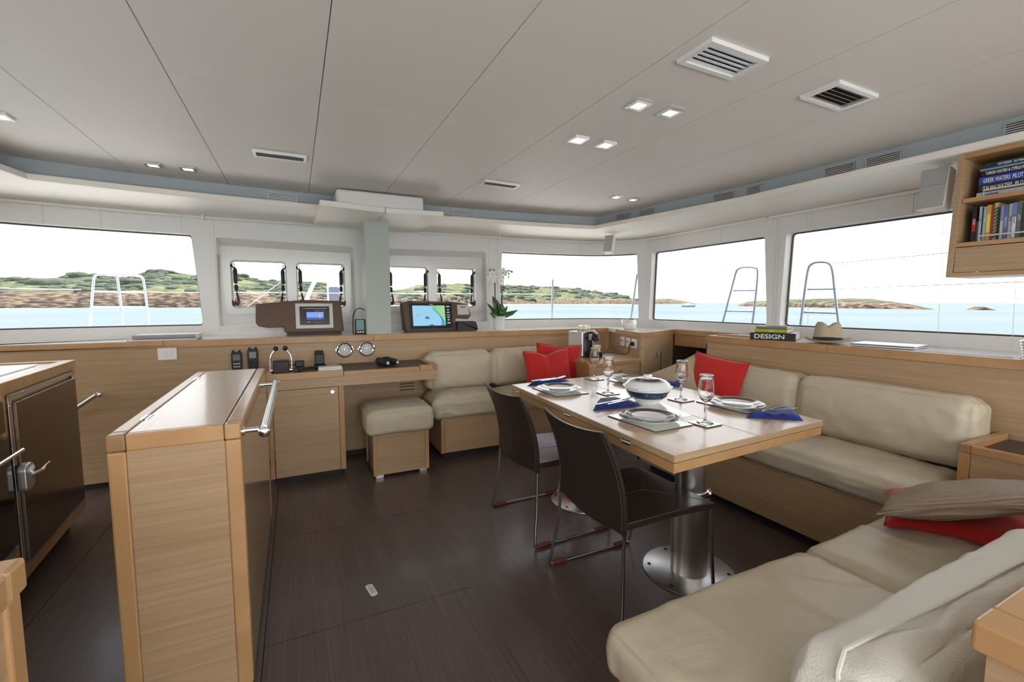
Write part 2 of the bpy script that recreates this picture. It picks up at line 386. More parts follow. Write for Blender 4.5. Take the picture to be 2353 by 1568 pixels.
# black gas struts and latches of the opening ports
def port_fittings(lp, skip=()):
    xs = [p[0] for p in lp]; x0, x1 = min(xs), max(xs)
    for j, (s, d) in enumerate(((x0, 1), (x1, -1))):
        if j in skip: continue
        p = lambda ds, z, o=.045: at(s+d*ds, z, o+.04)
        t = thing('window_strut', 'black strut, %s' % STRUT.pop(0), 'window strut', p(.03, 1.43), 0, 'black struts on the opening ports')
        obj('bracket', MB().tube([p(.002, 1.59, .055), p(.012, 1.583), p(.03, 1.562)], .006, 8).ball(p(.006, 1.59, .05), .012), 'black', t, smooth=True)
        obj('body', MB().lathe([(.004, 1.435), (.015, 1.445), (.0165, 1.47), (.0165, 1.55), (.01, 1.567), (.004, 1.575)], (*p(.033, 0)[:2], 0), 14), 'black', t, smooth=True)
        obj('rod', MB().tube([p(.029, 1.56), p(.026, 1.612)], .0035, 6), 'black', t)
        obj('knob', MB().lathe([(.005, 1.375), (.014, 1.385), (.0145, 1.41), (.011, 1.425), (.004, 1.43)], (*p(.036, 0)[:2], 0), 12), 'black', t, smooth=True)
        t = thing('window_latch', 'black latch with red button, %s' % LATCH.pop(0), 'window latch', p(.04, 1.25), 0, 'black latches on the opening ports')
        obj('base', MB().prism([(0, 0), (.05, .008), (.068, .03), (.05, .05), (.02, .035), (0, .055)], -.012, .012, 'y').xf(frame_M(p(0, 1.245), Vector(p(.1, 1.245))-Vector(p(0, 1.245)), (0, 0, 1)) @ Matrix.Rotation(-PI/2, 4, 'X')), 'black', t)
        obj('lever', MB().tube([p(.052, 1.275, .03), p(.047, 1.32, .025), p(.038, 1.362, .03)], [.010, .009, .007], 8), 'black', t, smooth=True)
        obj('bail', MB().tube([p(.03, 1.262), p(.024, 1.29, .035), p(.03, 1.312, .03), p(.04, 1.3, .028)], .003, 6), 'black', t)
        obj('button', MB().box(-.010, .010, -.009, .009, -.011, .011).xf(Matrix.Translation(p(.052, 1.278, .024))), 'red', t, bevel=.003)
STRUT = ['left edge of the leftmost small port', 'right edge of the leftmost small port', 'left edge of the port above the brown screen console', 'right edge of the port beside the pale column',
         'left edge of the port just right of the pale column', 'right edge of the port above the chart screen', 'left edge of the port left of the orchid', 'right edge of the port left of the orchid']
LATCH = list(STRUT)
for k in ('window_7', 'window_8', 'window_9', 'window_10'): port_fittings(hatches[k])

# ---- blind track along the head of the windows
tr = struct('trim_1', 'white blind track along the head of the windows')
for a, b in ((-3.0, -1.29), (-1.262, -.1), (.1, 1.33), (1.352, 2.55), (2.56, 4.44), (4.47, 7.5), (-7.5, -3.05)):
    n_ = max(2, int((b-a)/.12)); obj('track', MB().tube([at(a+(b-a)*i/n_, 1.962, -.02) for i in range(n_+1)], .011, 8), 'soffit', tr, smooth=True)
    obj('track_cover', MB().tube([at(a+(b-a)*i/n_, 1.982, -.012) for i in range(n_+1)], .009, 8), 'white', tr, smooth=True)
for s in (-1.276, 1.341, 4.455): obj('track_bracket', MB().box(-.01, .01, -.03, .01, 1.94, 1.998).xf(Matrix.Translation(at(s, 0))), 'soffit', tr)
for s, z0 in ((4.79, 1.0), (5.55, 1.0), (5.86, 1.0), (5.95, 1.0)):
    obj('blind_cord', MB().tube([at(s, 1.96, -.015), at(s+.03, z0+.01, -.03)], .0011, 5), 'silver_plastic', tr)

# ---- soffit around the room, trough above it, ceiling panels
inner_r = [(.63, 3.765), (1.13, 3.752), (1.7, 3.715), (2.2, 3.655), (2.62, 3.585), (2.72, 3.0), (2.80, 2.5), (2.845, 2.19), (2.862, 1.5), (2.872, .8), (2.88, -1.6)]
inner = [(2*XC-x, y) for x, y in inner_r[1:]][::-1] + inner_r
def shift(pl, d):       # move the line outwards
    out = []
    for i, p in enumerate(pl):
        a, b = Vector(pl[max(i-1, 0)]), Vector(pl[min(i+1, len(pl)-1)]); t = (b-a).normalized(); out.append((p[0]-t.y*d, p[1]+t.x*d))
    return out
ce = struct('ceiling')
wp = [at(SS[0]+(SS[-1]-SS[0])*i/160, 0, .03)[:2] for i in range(161)]
def band(mb, A, B, z0, z1):     # quads between two polylines of equal count
    n = len(A); mb.add([(p[0], p[1], z0) for p in A]+[(p[0], p[1], z1) for p in B], [(i, i+1, n+i+1, n+i) for i in range(n-1)])
def resample(pl, n):
    L = [0]
    for a, b in zip(pl[:-1], pl[1:]): L.append(L[-1]+math.hypot(b[0]-a[0], b[1]-a[1]))
    out = []
    for k in range(n):
        t = L[-1]*k/(n-1); i = 0
        while i < len(L)-2 and t > L[i+1]: i += 1
        u = (t-L[i])/(L[i+1]-L[i]); out.append((pl[i][0]+(pl[i+1][0]-pl[i][0])*u, pl[i][1]+(pl[i+1][1]-pl[i][1])*u))
    return out
ZS = 1.98
tro = shift(inner, .13)
mb = MB(); poly = inner + wp[::-1]; mb.prism(poly, ZS, ZS+.038, 'z'); obj('soffit', mb, 'soffit', ce, bevel=.006)
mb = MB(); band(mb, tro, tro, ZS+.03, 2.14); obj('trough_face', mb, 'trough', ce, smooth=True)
CZ = 2.12
xs = [-1.9, -.925, -.397, .125, .657, 1.182, 1.709, 2.23, 3.12]; ys = [-1.6, 2.1, 3.93]
def clip(poly, ax, v, keep):
    out = []
    for i in range(len(poly)):
        a, b = poly[i-1], poly[i]; ia, ib = (a[ax]-v)*keep >= 0, (b[ax]-v)*keep >= 0
        if ia != ib: t = (v-a[ax])/(b[ax]-a[ax]); out.append((a[0]+(b[0]-a[0])*t, a[1]+(b[1]-a[1])*t))
        if ib: out.append(b)
    return out
G = .0016
for i in range(len(xs)-1):
    for j in range(2):
        p = shift(inner, .135)
        for ax, v, kp in ((0, xs[i]+G, 1), (0, xs[i+1]-G, -1), (1, ys[j]+G, 1), (1, ys[j+1]-G, -1)): p = clip(p, ax, v, kp)
        if len(p) > 2: obj('ceiling_panel', MB().prism(p, CZ, CZ+.012), 'ceiling_vinyl', ce)
obj('ceiling_backing', MB().box(-2.6, 3.9, -1.6, 4.6, CZ+.014, CZ+.05), 'trough', ce)

# ---- floor: panels with open joints over a dark bed
fl = struct('floor')
obj('floor_bed', MB().box(-2.4, 3.6, -1.6, 4.1, -.06, -.006), 'kick', fl)
FX = [-2.4, -1.0, -.15, .66, 3.6]
def fpan(x0, x1, y0, y1, nm='floor_panel'): return obj(nm, MB().box(x0+(.0015 if x0 < .5 else .0002), x1-(.0015 if x1 < .5 else .0002), y0+.0022, y1-.0022, -.02, 0), 'wenge', fl)
fpan(-.15, .66, 1.79, 2.62, 'floor_hatch')
for a in ((-2.4, -1.0, -1.6, 4.1), (-1.0, -.15, -1.6, 3.2), (-1.0, -.15, 3.2, 4.1), (-.15, .66, -1.6, 1.79), (-.15, .66, 2.62, 4.1), (.66, 3.6, -1.6, 4.1)): fpan(*a)
t = thing('hatch_latch', 'small white oblong pull latch set into the dark floor hatch', 'latch', (.258, 1.958, 0))
lp = rounded([(-.016, -.045), (.016, -.045), (.016, .045), (-.016, .045)], .015, 5)
Mx = Matrix.Translation((.258, 1.958, 0)) @ Matrix.Rotation(R(10), 4, 'Z')
obj('plate', MB().prism(lp, .0, .003).xf(Mx), 'white_plastic', t, bevel=.001)
obj('ring', MB().prism([(x*.55, y*.7) for x, y in lp], .003, .0042).xf(Mx), 'alu', t)

# ---- lower walls, counter along the front and the starboard side
CT = 1.006
lf = struct('trim_2', 'oak veneer panelling below the front counter')
obj('panel', MB().box(-2.3, .33, 3.88, 3.93, .045, CT-.05), 'oak', lf)
obj('panel', MB().box(.332, 2.1, 3.88, 3.93, .045, CT-.05), 'oak', lf)
obj('panel', MB().box(2.102, 3.08, 3.88, 3.93, .045, CT-.05), 'oak', lf)
obj('plinth', MB().box(-2.3, 3.05, 3.91, 3.96, 0, .05), 'kick', lf)
FE = 3.862
cn = thing('window_counter', 'long white counter with oak edging beneath the front windows', 'counter', (.6, 4.1, CT-.05))
A, B, D, E_ = (3.03, FE), (2.777, 3.065), (3.454, 3.34), (3.454, 2.5)
top = [(-2.3, FE+.012)] + [(A[0]-.0, FE+.012), (B[0]+.015, B[1]+.015), (D[0]+.01, D[1]+.01), (D[0]+.01, 2.52)]
wallp = [at(s, 0, -.001)[:2] for s in [3.26+1.08-.12*i for i in range(0, 67)] if s > -3.2]
obj('top', MB().prism(top + [(3.499, 2.52)] + [p for p in wallp if p[1] > 2.53], CT-.035, CT), 'counter_white', cn)
def edge(mb, a, b, w=.02, h=.05, z=CT, g=.0008):
    a, b = Vector(a), Vector(b); t = (b-a).normalized(); n = Vector((-t.y, t.x)); a = a+t*g; b = b-t*g
    return mb.prism([(a.x, a.y), (b.x, b.y), (b.x+n.x*w, b.y+n.y*w), (a.x+n.x*w, a.y+n.y*w)], z-h, z+.0005)
xsm = [-2.3, -.84, .58, 1.96, A[0]]
for a, b in zip(xsm[:-1], xsm[1:]): obj('edging', edge(MB(), (a, FE), (b, FE)), 'edge', cn, bevel=.003)
obj('edging', edge(MB(), A, B), 'edge', cn, bevel=.003)
obj('edging', edge(MB(), B, D), 'edge', cn, bevel=.003)
obj('edging', edge(MB(), D, E_), 'edge', cn, bevel=.003)

# corner locker with the sockets, the tall door and the dark companionway beside it
co_ = struct('wall_corner', 'oak veneered corner locker wall')
def vpanel(a, b, z0, z1, th=.025):
    a, b = Vector(a), Vector(b); t = (b-a).normalized(); n = Vector((-t.y, t.x))
    return MB().prism([(a.x, a.y), (b.x, b.y), (b.x+n.x*th, b.y+n.y*th), (a.x+n.x*th, a.y+n.y*th)], z0, z1)
In = lambda p, q, d: (p[0]+(q[0]-p[0])*d, p[1]+(q[1]-p[1])*d)
A2, B2, D2 = (3.045, 3.87), (2.79, 3.075), (3.445, 3.345)
obj('socket_panel', vpanel(A2, B2, .045, CT-.05), 'oak', co_)
obj('stile', vpanel(In(D2, B2, 0), In(D2, B2, -.04), .045, CT-.05, .03), 'edge', co_)
dr = struct('door_1', 'oak veneered locker door with a chrome bar handle')
obj('door_leaf', vpanel(In(B2, D2, .006), In(B2, D2, .985), .06, CT-.053, .022), 'oak', dr)
tv = (Vector(D2)-Vector(B2)).normalized(); nv = Vector((tv.y, -tv.x))
hp = Vector(B2)+tv*.30
hb = lambda d, z: (hp.x+nv.x*d, hp.y+nv.y*d, z)
hd = obj('handle', MB().tube([hb(.045, .822), hb(.045, .35)], .010, 12), 'chrome', dr, smooth=True)
for z in (.79, .40): obj('handle_mount', MB().tube([hb(0, z), hb(.045, z)], .007, 10).cyl(hb(.002, z-.016), .02, .03), 'chrome', hd, smooth=True)
rc = struct('wall_companionway', 'dark wooden companionway recess beside the locker door')
obj('lintel', MB().box(3.452, 3.475, 2.52, 3.33, .845, CT-.052), 'edge', rc)
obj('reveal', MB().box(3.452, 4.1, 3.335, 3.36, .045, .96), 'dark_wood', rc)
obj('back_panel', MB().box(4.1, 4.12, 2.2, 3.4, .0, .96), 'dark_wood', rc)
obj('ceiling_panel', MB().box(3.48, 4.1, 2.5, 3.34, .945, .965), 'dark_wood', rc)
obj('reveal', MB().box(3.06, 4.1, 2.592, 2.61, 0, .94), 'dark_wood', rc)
for k in range(5): obj('slat', MB().box(4.085, 4.1, 2.72, 3.0, .42+.035*k, .44+.035*k), 'edge_dark', rc)

# starboard sideboard
sb = thing('sideboard', 'long oak sideboard with white top behind the starboard sofa', 'sideboard', (3.2, .6, 0))
SX, SE = 3.045, 2.59
obj('front_panel', MB().box(SX, SX+.02, -1.6, SE-.004, .045, CT-.05), 'oak', sb)
obj('end_panel', MB().box(SX+.002, 3.45, SE-.025, SE-.004, .045, CT-.05), 'oak', sb)
obj('top', MB().box(SX+.008, 3.498, -1.6, SE-.02, CT-.035, CT), 'counter_white', sb)
obj('plinth', MB().box(SX+.03, 3.45, -1.6, SE-.06, 0, .045), 'kick', sb)
for a, b in ((SE, 1.66), (1.66, .2), (.2, -1.6)): obj('edging', edge(MB(), (SX-.012, a), (SX-.012, b), .022), 'edge', sb, bevel=.003)
obj('edging', edge(MB(), (3.45, SE), (SX-.012, SE), .022), 'edge', sb, bevel=.003)
obj('tray_lip', MB().box(3.12, 3.44, 2.18, 2.2, CT, CT+.012).box(3.12, 3.14, 2.2, 2.56, CT, CT+.012), 'edge', sb)
for y0, y1, x0, x1 in ((.86, 1.24, 3.1, 3.4), (.3, .84, 3.1, 3.42)):
    obj('lid', MB().box(x0, x1, y0, y1, CT, CT+.004), MAT.get('lid_grey') or mk('lid_grey', (.56, .58, .62), .18, coat=.4), sb, bevel=.001)

# ---- the pale column and the boxed head above it
cl = thing('column', 'square pale grey-green column standing on the front counter', 'column', (.635, 3.99, CT))
obj('shaft', MB().box(.535, .735, 3.885, 4.09, CT, ZS-.02), 'column', cl, bevel=.004)
hd_ = struct('trim_3', 'boxed head above the column')
obj('wing', MB().prism([(.182, 3.445), (.64, 3.515), (.648, 4.35), (.17, 4.35)], ZS-.028, ZS+.012), 'soffit', hd_, bevel=.005)
obj('wing', MB().prism([(.644, 3.515), (1.085, 3.47), (1.10, 4.35), (.652, 4.35)], ZS-.028, ZS+.012), 'soffit', hd_, bevel=.005)
obj('box', MB().box(.30, .95, 3.56, 4.0, ZS+.012, CZ-.012), 'white', hd_, bevel=.02, seg=4)

# ================================================================= CEILING FITTINGS
def downlight(x, y, lab, on=True, s=.042):
    t = thing('ceiling_light', lab, 'ceiling light', (x, y, CZ-.012), 0, 'square recessed ceiling lights')
    o = MB(); a, b = s, s*.62
    o.add([(-a,-a,0),(a,-a,0),(a,a,0),(-a,a,0),(-a,-a,.012),(a,-a,.012),(a,a,.012),(-a,a,.012),(-b,-b,0),(b,-b,0),(b,b,0),(-b,b,0),(-b,-b,.01),(b,-b,.01),(b,b,.01),(-b,b,.01)],
          [(0,1,9,8),(1,2,10,9),(2,3,11,10),(3,0,8,11),(0,1,5,4),(1,2,6,5),(2,3,7,6),(3,0,4,7),(8,9,13,12),(9,10,14,13),(10,11,15,14),(11,8,12,15)])
    obj('frame', o, 'chrome' if on else 'white_gloss', t, local=True, bevel=.0012)
    obj('lens', MB().lathe([(.0005, .002), (b*.7, .002), (b*.95, .006), (b*.98, .011)], n=20), 'lamp_on' if on else 'lamp_cool', t, local=True, smooth=True)
for a in ((-.75, 3.487, 'lit square downlight left of its twin, nearest the left front window'), (-.575, 3.49, 'lit square downlight right of its twin, left of the long ceiling vent'),
          (1.351, 1.546, 'lit square downlight, left one of the pair nearest the large square vent'), (1.528, 1.541, 'lit square downlight, right one of the pair nearest the large square vent'),
          (2.516, 2.915, 'small lit square downlight near the starboard front corner of the ceiling')): downlight(*a)
for a in ((1.35, 1.994, 'bright white square downlight, left one of the pair above the dining table'), (1.525, 1.993, 'bright white square downlight, right one of the pair above the dining table'),
          (2.334, 2.905, 'white square downlight left of the small yellow one in the starboard front corner'), (-1.175, 2.895, 'white square downlight cut by the left edge of the picture')): downlight(*a, on=False)

def vent(x, y, sx, sy, lab, n, tilt, grp='slatted air vents in the ceiling'):
    t = thing('air_vent', lab, 'air vent', (x, y, CZ-.014), 0, grp); a, b = sx/2, sy/2; w = min(sx, sy)*.14; o = MB()
    c, d = a-w, b-w
    o.add([(-a,-b,0),(a,-b,0),(a,b,0),(-a,b,0),(-a,-b,.014),(a,-b,.014),(a,b,.014),(-a,b,.014),(-c,-d,0),(c,-d,0),(c,d,0),(-c,d,0),(-c,-d,.013),(c,-d,.013),(c,d,.013),(-c,d,.013)],
          [(0,1,9,8),(1,2,10,9),(2,3,11,10),(3,0,8,11),(0,1,5,4),(1,2,6,5),(2,3,7,6),(3,0,4,7),(8,9,13,12),(9,10,14,13),(10,11,15,14),(11,8,12,15)])
    obj('frame', o, 'white', t, local=True, bevel=.0015)
    obj('duct', MB().box(-c, c, -d, d, .0135, .0138), 'console_dark', t, local=True)
    for k in range(n):
        yy = -d + 2*d*(k+.5)/n; h = d/n*.95
        obj('slat', MB().box(-c, c, -h, h, -.0008, .0008).xf(Matrix.Translation((0, yy, .0065)) @ Matrix.Rotation(R(tilt), 4, 'X')), 'alu', t, local=True)
vent(1.372, 1.145, .28, .15, 'large square ceiling vent nearest the camera, above the dining table', 5, 12)
vent(2.035, 1.125, .275, .15, 'square ceiling vent right of the largest one, with dark gaps', 5, 38)
vent(-.045, 2.96, .275, .115, 'oblong slatted ceiling vent between the downlights and the column head', 5, 35)
vent(1.345, 2.965, .275, .105, 'oblong slatted ceiling vent beyond the table, right of the column head', 4, 35)
# grilles along the trough
trl = resample(tro, 400)
def grille(px, py, w, lab):
    i = min(range(len(trl)), key=lambda k: (trl[k][0]-px)**2+(trl[k][1]-py)**2)
    a, b = Vector(trl[max(i-1, 0)]), Vector(trl[min(i+1, 399)]); tt = (b-a).normalized(); nn = Vector((tt.y, -tt.x))
    c = Vector(trl[i]); ang = math.atan2(tt.y, tt.x)
    t = thing('trough_grille', lab, 'air grille', (c.x+nn.x*.004, c.y+nn.y*.004, 2.035), ang, 'grilles in the ceiling trough')
    obj('frame', MB().box(-w/2, w/2, -.002, .002, -.002, .002).box(-w/2, w/2, -.002, .002, .066, .07).box(-w/2, -w/2+.006, -.002, .002, 0, .068).box(w/2-.006, w/2, -.002, .002, 0, .068), 'trough', t, local=True)
    obj('backing', MB().box(-w/2, w/2, .0022, .003, 0, .068), 'console_dark', t, local=True)
    for k in range(6): obj('slat', MB().box(-w/2, w/2, -.003, .0015, .007+k*.0105, .0125+k*.0105), 'alu', t, local=True)
for a in ((-.05, 3.9, .2, 'grille in the trough left of the column head'), (1.38, 3.88, .2, 'grille in the trough right of the column head'),
          (2.86, 3.35, .17, 'trough grille closest to the starboard front corner'), (2.89, 3.12, .17, 'trough grille second from the starboard front corner'),
          (2.96, 2.42, .17, 'trough grille third from the starboard front corner, left one of a pair'), (2.975, 2.2, .17, 'trough grille fourth from the starboard front corner, right one of a pair'),
          (2.99, 1.62, .17, 'starboard trough grille above the largest window, left one of a pair'), (3.0, 1.42, .17, 'starboard trough grille above the largest window, right one of a pair'),
          (3.0, .83, .17, 'trough grille at the right edge of the picture above the bookcase')): grille(*a)

# ---- loudspeakers under the soffit
def speaker(loc, rz, tilt, lab, s=1.0):
    t = thing('loudspeaker', lab, 'loudspeaker', loc, rz, 'small white loudspeakers under the soffit')
    Mt = Matrix.Translation((0, 0, -.03)) @ Matrix.Rotation(R(tilt), 4, 'X') @ Matrix.Translation((0, 0, -.105*s))
    prof = [(-.058, -.045), (.058, -.045), (.048, .05), (-.048, .05)]
    obj('cabinet', MB().prism([(x*s, y*s) for x, y in prof], -.105*s, .105*s).xf(Mt), 'soffit', t, local=True, bevel=.008)
    obj('grille', MB().box(-.054*s, .054*s, -.051*s, -.045*s, .012*s, .1*s).xf(Mt), 'speaker_grille', t, local=True, bevel=.004)
    obj('grille', MB().box(-.054*s, .054*s, -.051*s, -.045*s, -.1*s, .010*s).xf(Mt), 'speaker_grille', t, local=True, bevel=.004)
    obj('badge', MB().box(-.016*s, .016*s, -.0525*s, -.051*s, -.085*s, -.081*s).xf(Mt), 'alu', t, local=True)
    obj('bracket', MB().tube([(0, .05, .0), (0, .06, -.03), (0, .045, -.07)], .008, 8).cyl((0, .05, -.006), .025, .006), 'white_plastic', t, local=True, smooth=True)
speaker((2.99, 1.15, ZS), R(-92), -8, 'white loudspeaker with grey grille hanging left of the bookcase')
speaker((2.93, 3.72, ZS), R(-62), -16, 'small white tilted loudspeaker in the starboard front corner', .85)
speaker((-1.72, 3.6, ZS), R(40), -10, 'white loudspeaker at the left edge of the picture')

# ================================================================= BOOKCASE
bk = thing('bookcase', 'oak bookcase hanging from the soffit at the right edge', 'bookcase', (3.0, .6, 1.4))
BX, BD, BY0, BY1 = 2.9, .27, -.25, 1.05
zb, zt = 1.397, 1.979
end = [(BY1+.012, zb), (BY1, zt), (BY1-.022, zt), (BY1-.012, zb)]
obj('side_panel', MB().prism(end, BX, BX+BD, 'x'), 'oak', bk, bevel=.001)
obj('side_panel', MB().box(BX, BX+BD, BY0, BY0+.02, zb, zt), 'oak', bk)
obj('bottom', MB().box(BX, BX+BD, BY0+.02, BY1-.011, zb, zb+.02), 'edge', bk, bevel=.001)
obj('top', MB().box(BX, BX+BD, BY0+.02, BY1-.022, zt-.022, zt), 'edge', bk, bevel=.001)
obj('back_panel', MB().box(BX+BD-.012, BX+BD, BY0+.02, BY1-.02, zb+.02, zt-.02), 'edge_dark', bk)
obj('shelf', MB().box(BX+.022, BX+BD-.012, BY0+.02, BY1-.02, 1.752, 1.772), 'edge', bk, bevel=.001)
obj('shelf', MB().box(BX+.004, BX+BD-.012, BY0+.02, BY1-.015, 1.541, 1.561), 'edge', bk, bevel=.001)
obj('drawer_front', MB().box(BX+.003, BX+.02, BY0+.024, BY1-.016, zb+.022, 1.537), 'oak', bk)
for z in (1.561, 1.772):
    obj('guard_rail', MB().tube([(BX+.03, BY1-.09, z), (BX+.03, BY1-.09, z+.026), (BX+.03, BY0+.06, z+.026), (BX+.03, BY0+.06, z)], .0042, 6), 'silver_plastic', bk)
# pilot books lying flat, spines to the room
z = 1.7725
flat = [('Imray Spain and Portugal', (.62, .60, .62), .022, 'grey-blue pilot book at the bottom of the flat pile in the bookcase', (.05, .08, .35), .013, '  Spain and Portugal'),
        ('', (.008, .008, .012), .036, 'thick black pilot book titled ITALIAN WATERS PILOT in the flat pile', (.85, .83, .8), .022, 'ITALIAN WATERS  PILOT      Rod Heikell'),
        ('', (.03, .06, .36), .036, 'blue pilot book titled GREEK WATERS PILOT in the flat pile', (.85, .85, .85), .022, 'GREEK WATERS  PILOT      Rod and Lu'),
        ('', (.008, .012, .03), .026, 'black pilot book titled TURKISH WATERS in the flat pile', (.8, .8, .8), .0155, 'TURKISH WATERS & CYPRUS PILOT     Rod Heikell'),
        ('', (.18, .36, .46), .010, 'thin pale blue book between dark pilot books in the flat pile', None, 0, ''),
        ('', (.012, .03, .055), .024, 'dark teal pilot book titled EAST AEGEAN topping the flat pile', (.6, .7, .72), .0125, '              EAST AEGEAN   Rod Heikell')]
for i, (_, c, h, lab, tcol, ts, txt) in enumerate(flat):
    m = cc('cover_%d' % i, c, .3, coat=.3); y1 = BY1-.055-.004*i*(1 if i % 2 else .3); y0 = y1-.31+.006*i; x0 = BX+.062+.004*(i % 3)
    t = thing('book', lab, 'book', ((x0+.1), (y0+y1)/2, z), 0, 'pilot books lying flat in the bookcase')
    obj('cover', MB().box(x0, x0+.19, y0, y1, z, z+.002).box(x0, x0+.19, y0, y1, z+h-.002, z+h).box(x0-.001, x0+.002, y0, y1, z, z+h), m, t)
    obj('pages', MB().box(x0+.002, x0+.186, y0+.003, y1-.003, z+.002, z+h-.002), 'paper', t)
    if txt: obj('title', text_mb(txt, ts*1.25, frame_M((x0-.0014, y1-.014, z+h/2-ts*.42), (0, -1, 0), (0, 0, 1)), .0003, .46, 'LEFT', .0003), cc('title_%d' % i, tcol, .5), t)
    z += h+.0004
# paperbacks standing below
cols = [((.01, .01, .012), 'black spine with a red band, leftmost of the standing books'), ((.03, .05, .07), 'short dark blue spine, second of the standing books'), ((.52, .53, .52), 'pale grey spine, third of the standing books'),
        ((.02, .05, .10), 'thin dark blue spine right of the pale grey book'), ((.33, .45, .48), 'pale teal spine left of the orange book'), ((.72, .34, .05), 'bright orange and yellow spine among the standing books'),
        ((.30, .05, .02), 'narrow dark red spine right of the orange book'), ((.52, .50, .22), 'yellow spine with dark diagonal stripes'), ((.02, .02, .022), 'black spine right of the striped book'), ((.28, .26, .44), 'mauve and grey spine in the middle of the row'),
        ((.13, .16, .38), 'violet-blue spine right of the mauve book'), ((.62, .62, .58), 'off-white spine with black lettering'), ((.16, .22, .52), 'blue and white spine right of the off-white book'), ((.13, .14, .13), 'dark grey spine with white lettering at the row end'),
        ((.05, .04, .04), 'dark brown spine beyond the dark grey one at the picture edge')]
y = BY1-.05; hs = [.172, .10, .168, .160, .164, .170, .172, .176, .150, .158, .160, .163, .164, .168, .15]; ws = [.02, .008, .013, .008, .013, .019, .010, .019, .011, .015, .018, .019, .018, .018, .02]
ACC = {0: (.45, .02, .02), 5: (.85, .6, .1), 9: (.55, .55, .56), 12: (.75, .76, .78), 7: (.02, .02, .02)}
TXT = {11: 'ZJUB', 13: 'TRIEST', 10: 'MERIDIAN', 2: 'SEA', 4: 'ISLES', 12: 'ROMAN', 0: 'DARK'}
for i, ((c, lab), h, w) in enumerate(zip(cols, hs, ws)):
    t = thing('book', 'standing book, ' + lab, 'book', (BX+.1, y-w*.37, 1.561), 0, 'books standing in the bookcase')
    m = cc('spine_%d' % i, c, .35, coat=.2); x0 = BX+.055+.003*(i % 4); w *= .74
    obj('cover', MB().box(x0, x0+.125, y-w, y-w+.001, 1.5615, 1.561+h).box(x0, x0+.125, y-.001, y, 1.5615, 1.561+h).box(x0-.001, x0+.001, y-w, y, 1.5615, 1.561+h), m, t)
    obj('pages', MB().box(x0+.001, x0+.122, y-w+.001, y-.001, 1.5625, 1.56+h), 'paper', t)
    if i == 7:
        for q in range(9): obj('stripe', MB().poly([(x0-.0015, y-w+.001, 1.585+q*.016), (x0-.0015, y-.001, 1.575+q*.016), (x0-.0015, y-.001, 1.581+q*.016), (x0-.0015, y-w+.001, 1.591+q*.016)]), cc('stripe', ACC[7]) if 'stripe' not in MAT else 'stripe', t)
    elif i in ACC:
        zz = {0: (.3, .62), 5: (.25, .75), 9: (.05, .55), 12: (.05, .62)}[i]
        obj('band', MB().box(x0-.0016, x0-.0008, y-w+.001, y-.001, 1.561+h*zz[0], 1.561+h*zz[1]), cc('band_%d' % i, ACC[i]), t)
    if i in TXT: obj('title', text_mb(TXT[i], w*.85, frame_M((x0-.0019, y-w*.2, 1.561+h*.66), (0, 0, -1), (0, -1, 0)) if False else frame_M((x0-.0019, y-w*.78, 1.561+h*.66), (0, 0, -1), (0, 1, 0)), .0002, .9), cc('st_%d' % i, (.03, .03, .03) if i in (11, 2, 12) else (.75, .75, .73)), t)
    y -= w+.0006

# ================================================================= GALLEY (port side)
# island locker with the lifting lid
il = thing('galley_island', 'tall oak island locker with a hinged top and a steel grab rail', 'island', (-.33, 2.27, 0))
X0, X1, Y0, Y1, IZ = -.497, -.168, 1.605, 2.93, .895
w_ = .045; eh = .05
obj('end_panel', MB().box(X0+w_, X1-w_, Y0+.003, Y0+.02, .02, IZ-eh), 'oak', il)
obj('side_panel', MB().box(X1-.02, X1-.003, Y0+w_, Y1-w_, .02, IZ-eh), 'oak_gloss', il)
obj('side_panel', MB().box(X0+.003, X0+.02, Y0+w_, Y1-w_, .02, IZ-eh), 'oak', il)
obj('end_panel', MB().box(X0+w_, X1-w_, Y1-.02, Y1-.003, .02, IZ-eh), 'oak', il)
for x0, y0 in ((X0, Y0), (X1-w_, Y0), (X0, Y1-w_), (X1-w_, Y1-w_)):
    obj('corner_post', MB().box(x0, x0+w_-.001, y0, y0+w_-.001, .02, IZ-eh-.001), 'edge', il, bevel=.006)
    obj('corner_block', MB().box(x0, x0+w_-.001, y0, y0+w_-.001, IZ-eh, IZ), 'edge_dark' if (x0 == X0 and y0 == Y0) else 'edge', il, bevel=.006)
obj('top_rail', MB().box(X0+w_, X1-w_-.001, Y0, Y0+.02, IZ-eh, IZ-.0005), 'edge', il, bevel=.004)
obj('top_rail', MB().box(X0+w_, X1-w_-.001, Y1-.02, Y1, IZ-eh, IZ-.0005), 'edge', il, bevel=.004)
obj('top_rail', MB().box(X0, X0+w_-.003, Y0+w_, Y1-w_-.001, IZ-eh, IZ), 'edge', il, bevel=.005)
obj('top_rail', MB().box(X1-w_+.002, X1, Y0+w_, Y1-w_-.001, IZ-eh, IZ), 'edge', il, bevel=.005)
lid = obj('lid', MB().box(X0+w_+.001, X1-w_-.001, Y0+.021, Y1-.021, IZ-.025, IZ), 'oak_top', il, bevel=.0015)
for y in (1.82, 2.66): obj('hinge', MB().box(X0+w_-.012, X0+w_+.010, y-.035, y+.035, IZ-.003, IZ+.0018).tube([(X0+w_-.001, y-.035, IZ+.001), (X0+w_-.001, y+.035, IZ+.001)], .0035, 8), 'steel', lid)
obj('plinth', MB().box(X0+.03, X1-.03, Y0+.03, Y1-.03, 0, .02), 'kick', il)
gr = obj('grab_rail', MB().tube([(X1+.062, 1.625, .855), (X1+.062, 2.62, .855)], .0155, 16), 'steel', il, smooth=True)
for y in (1.62, 2.615): obj('rail_end', MB().lathe([(.0, 0), (.014, .002), (.018, .006), (.018, .03), (.0, .03)], (X1+.062, y-.01, .855), 16, 'y'), 'chrome', gr, smooth=True)
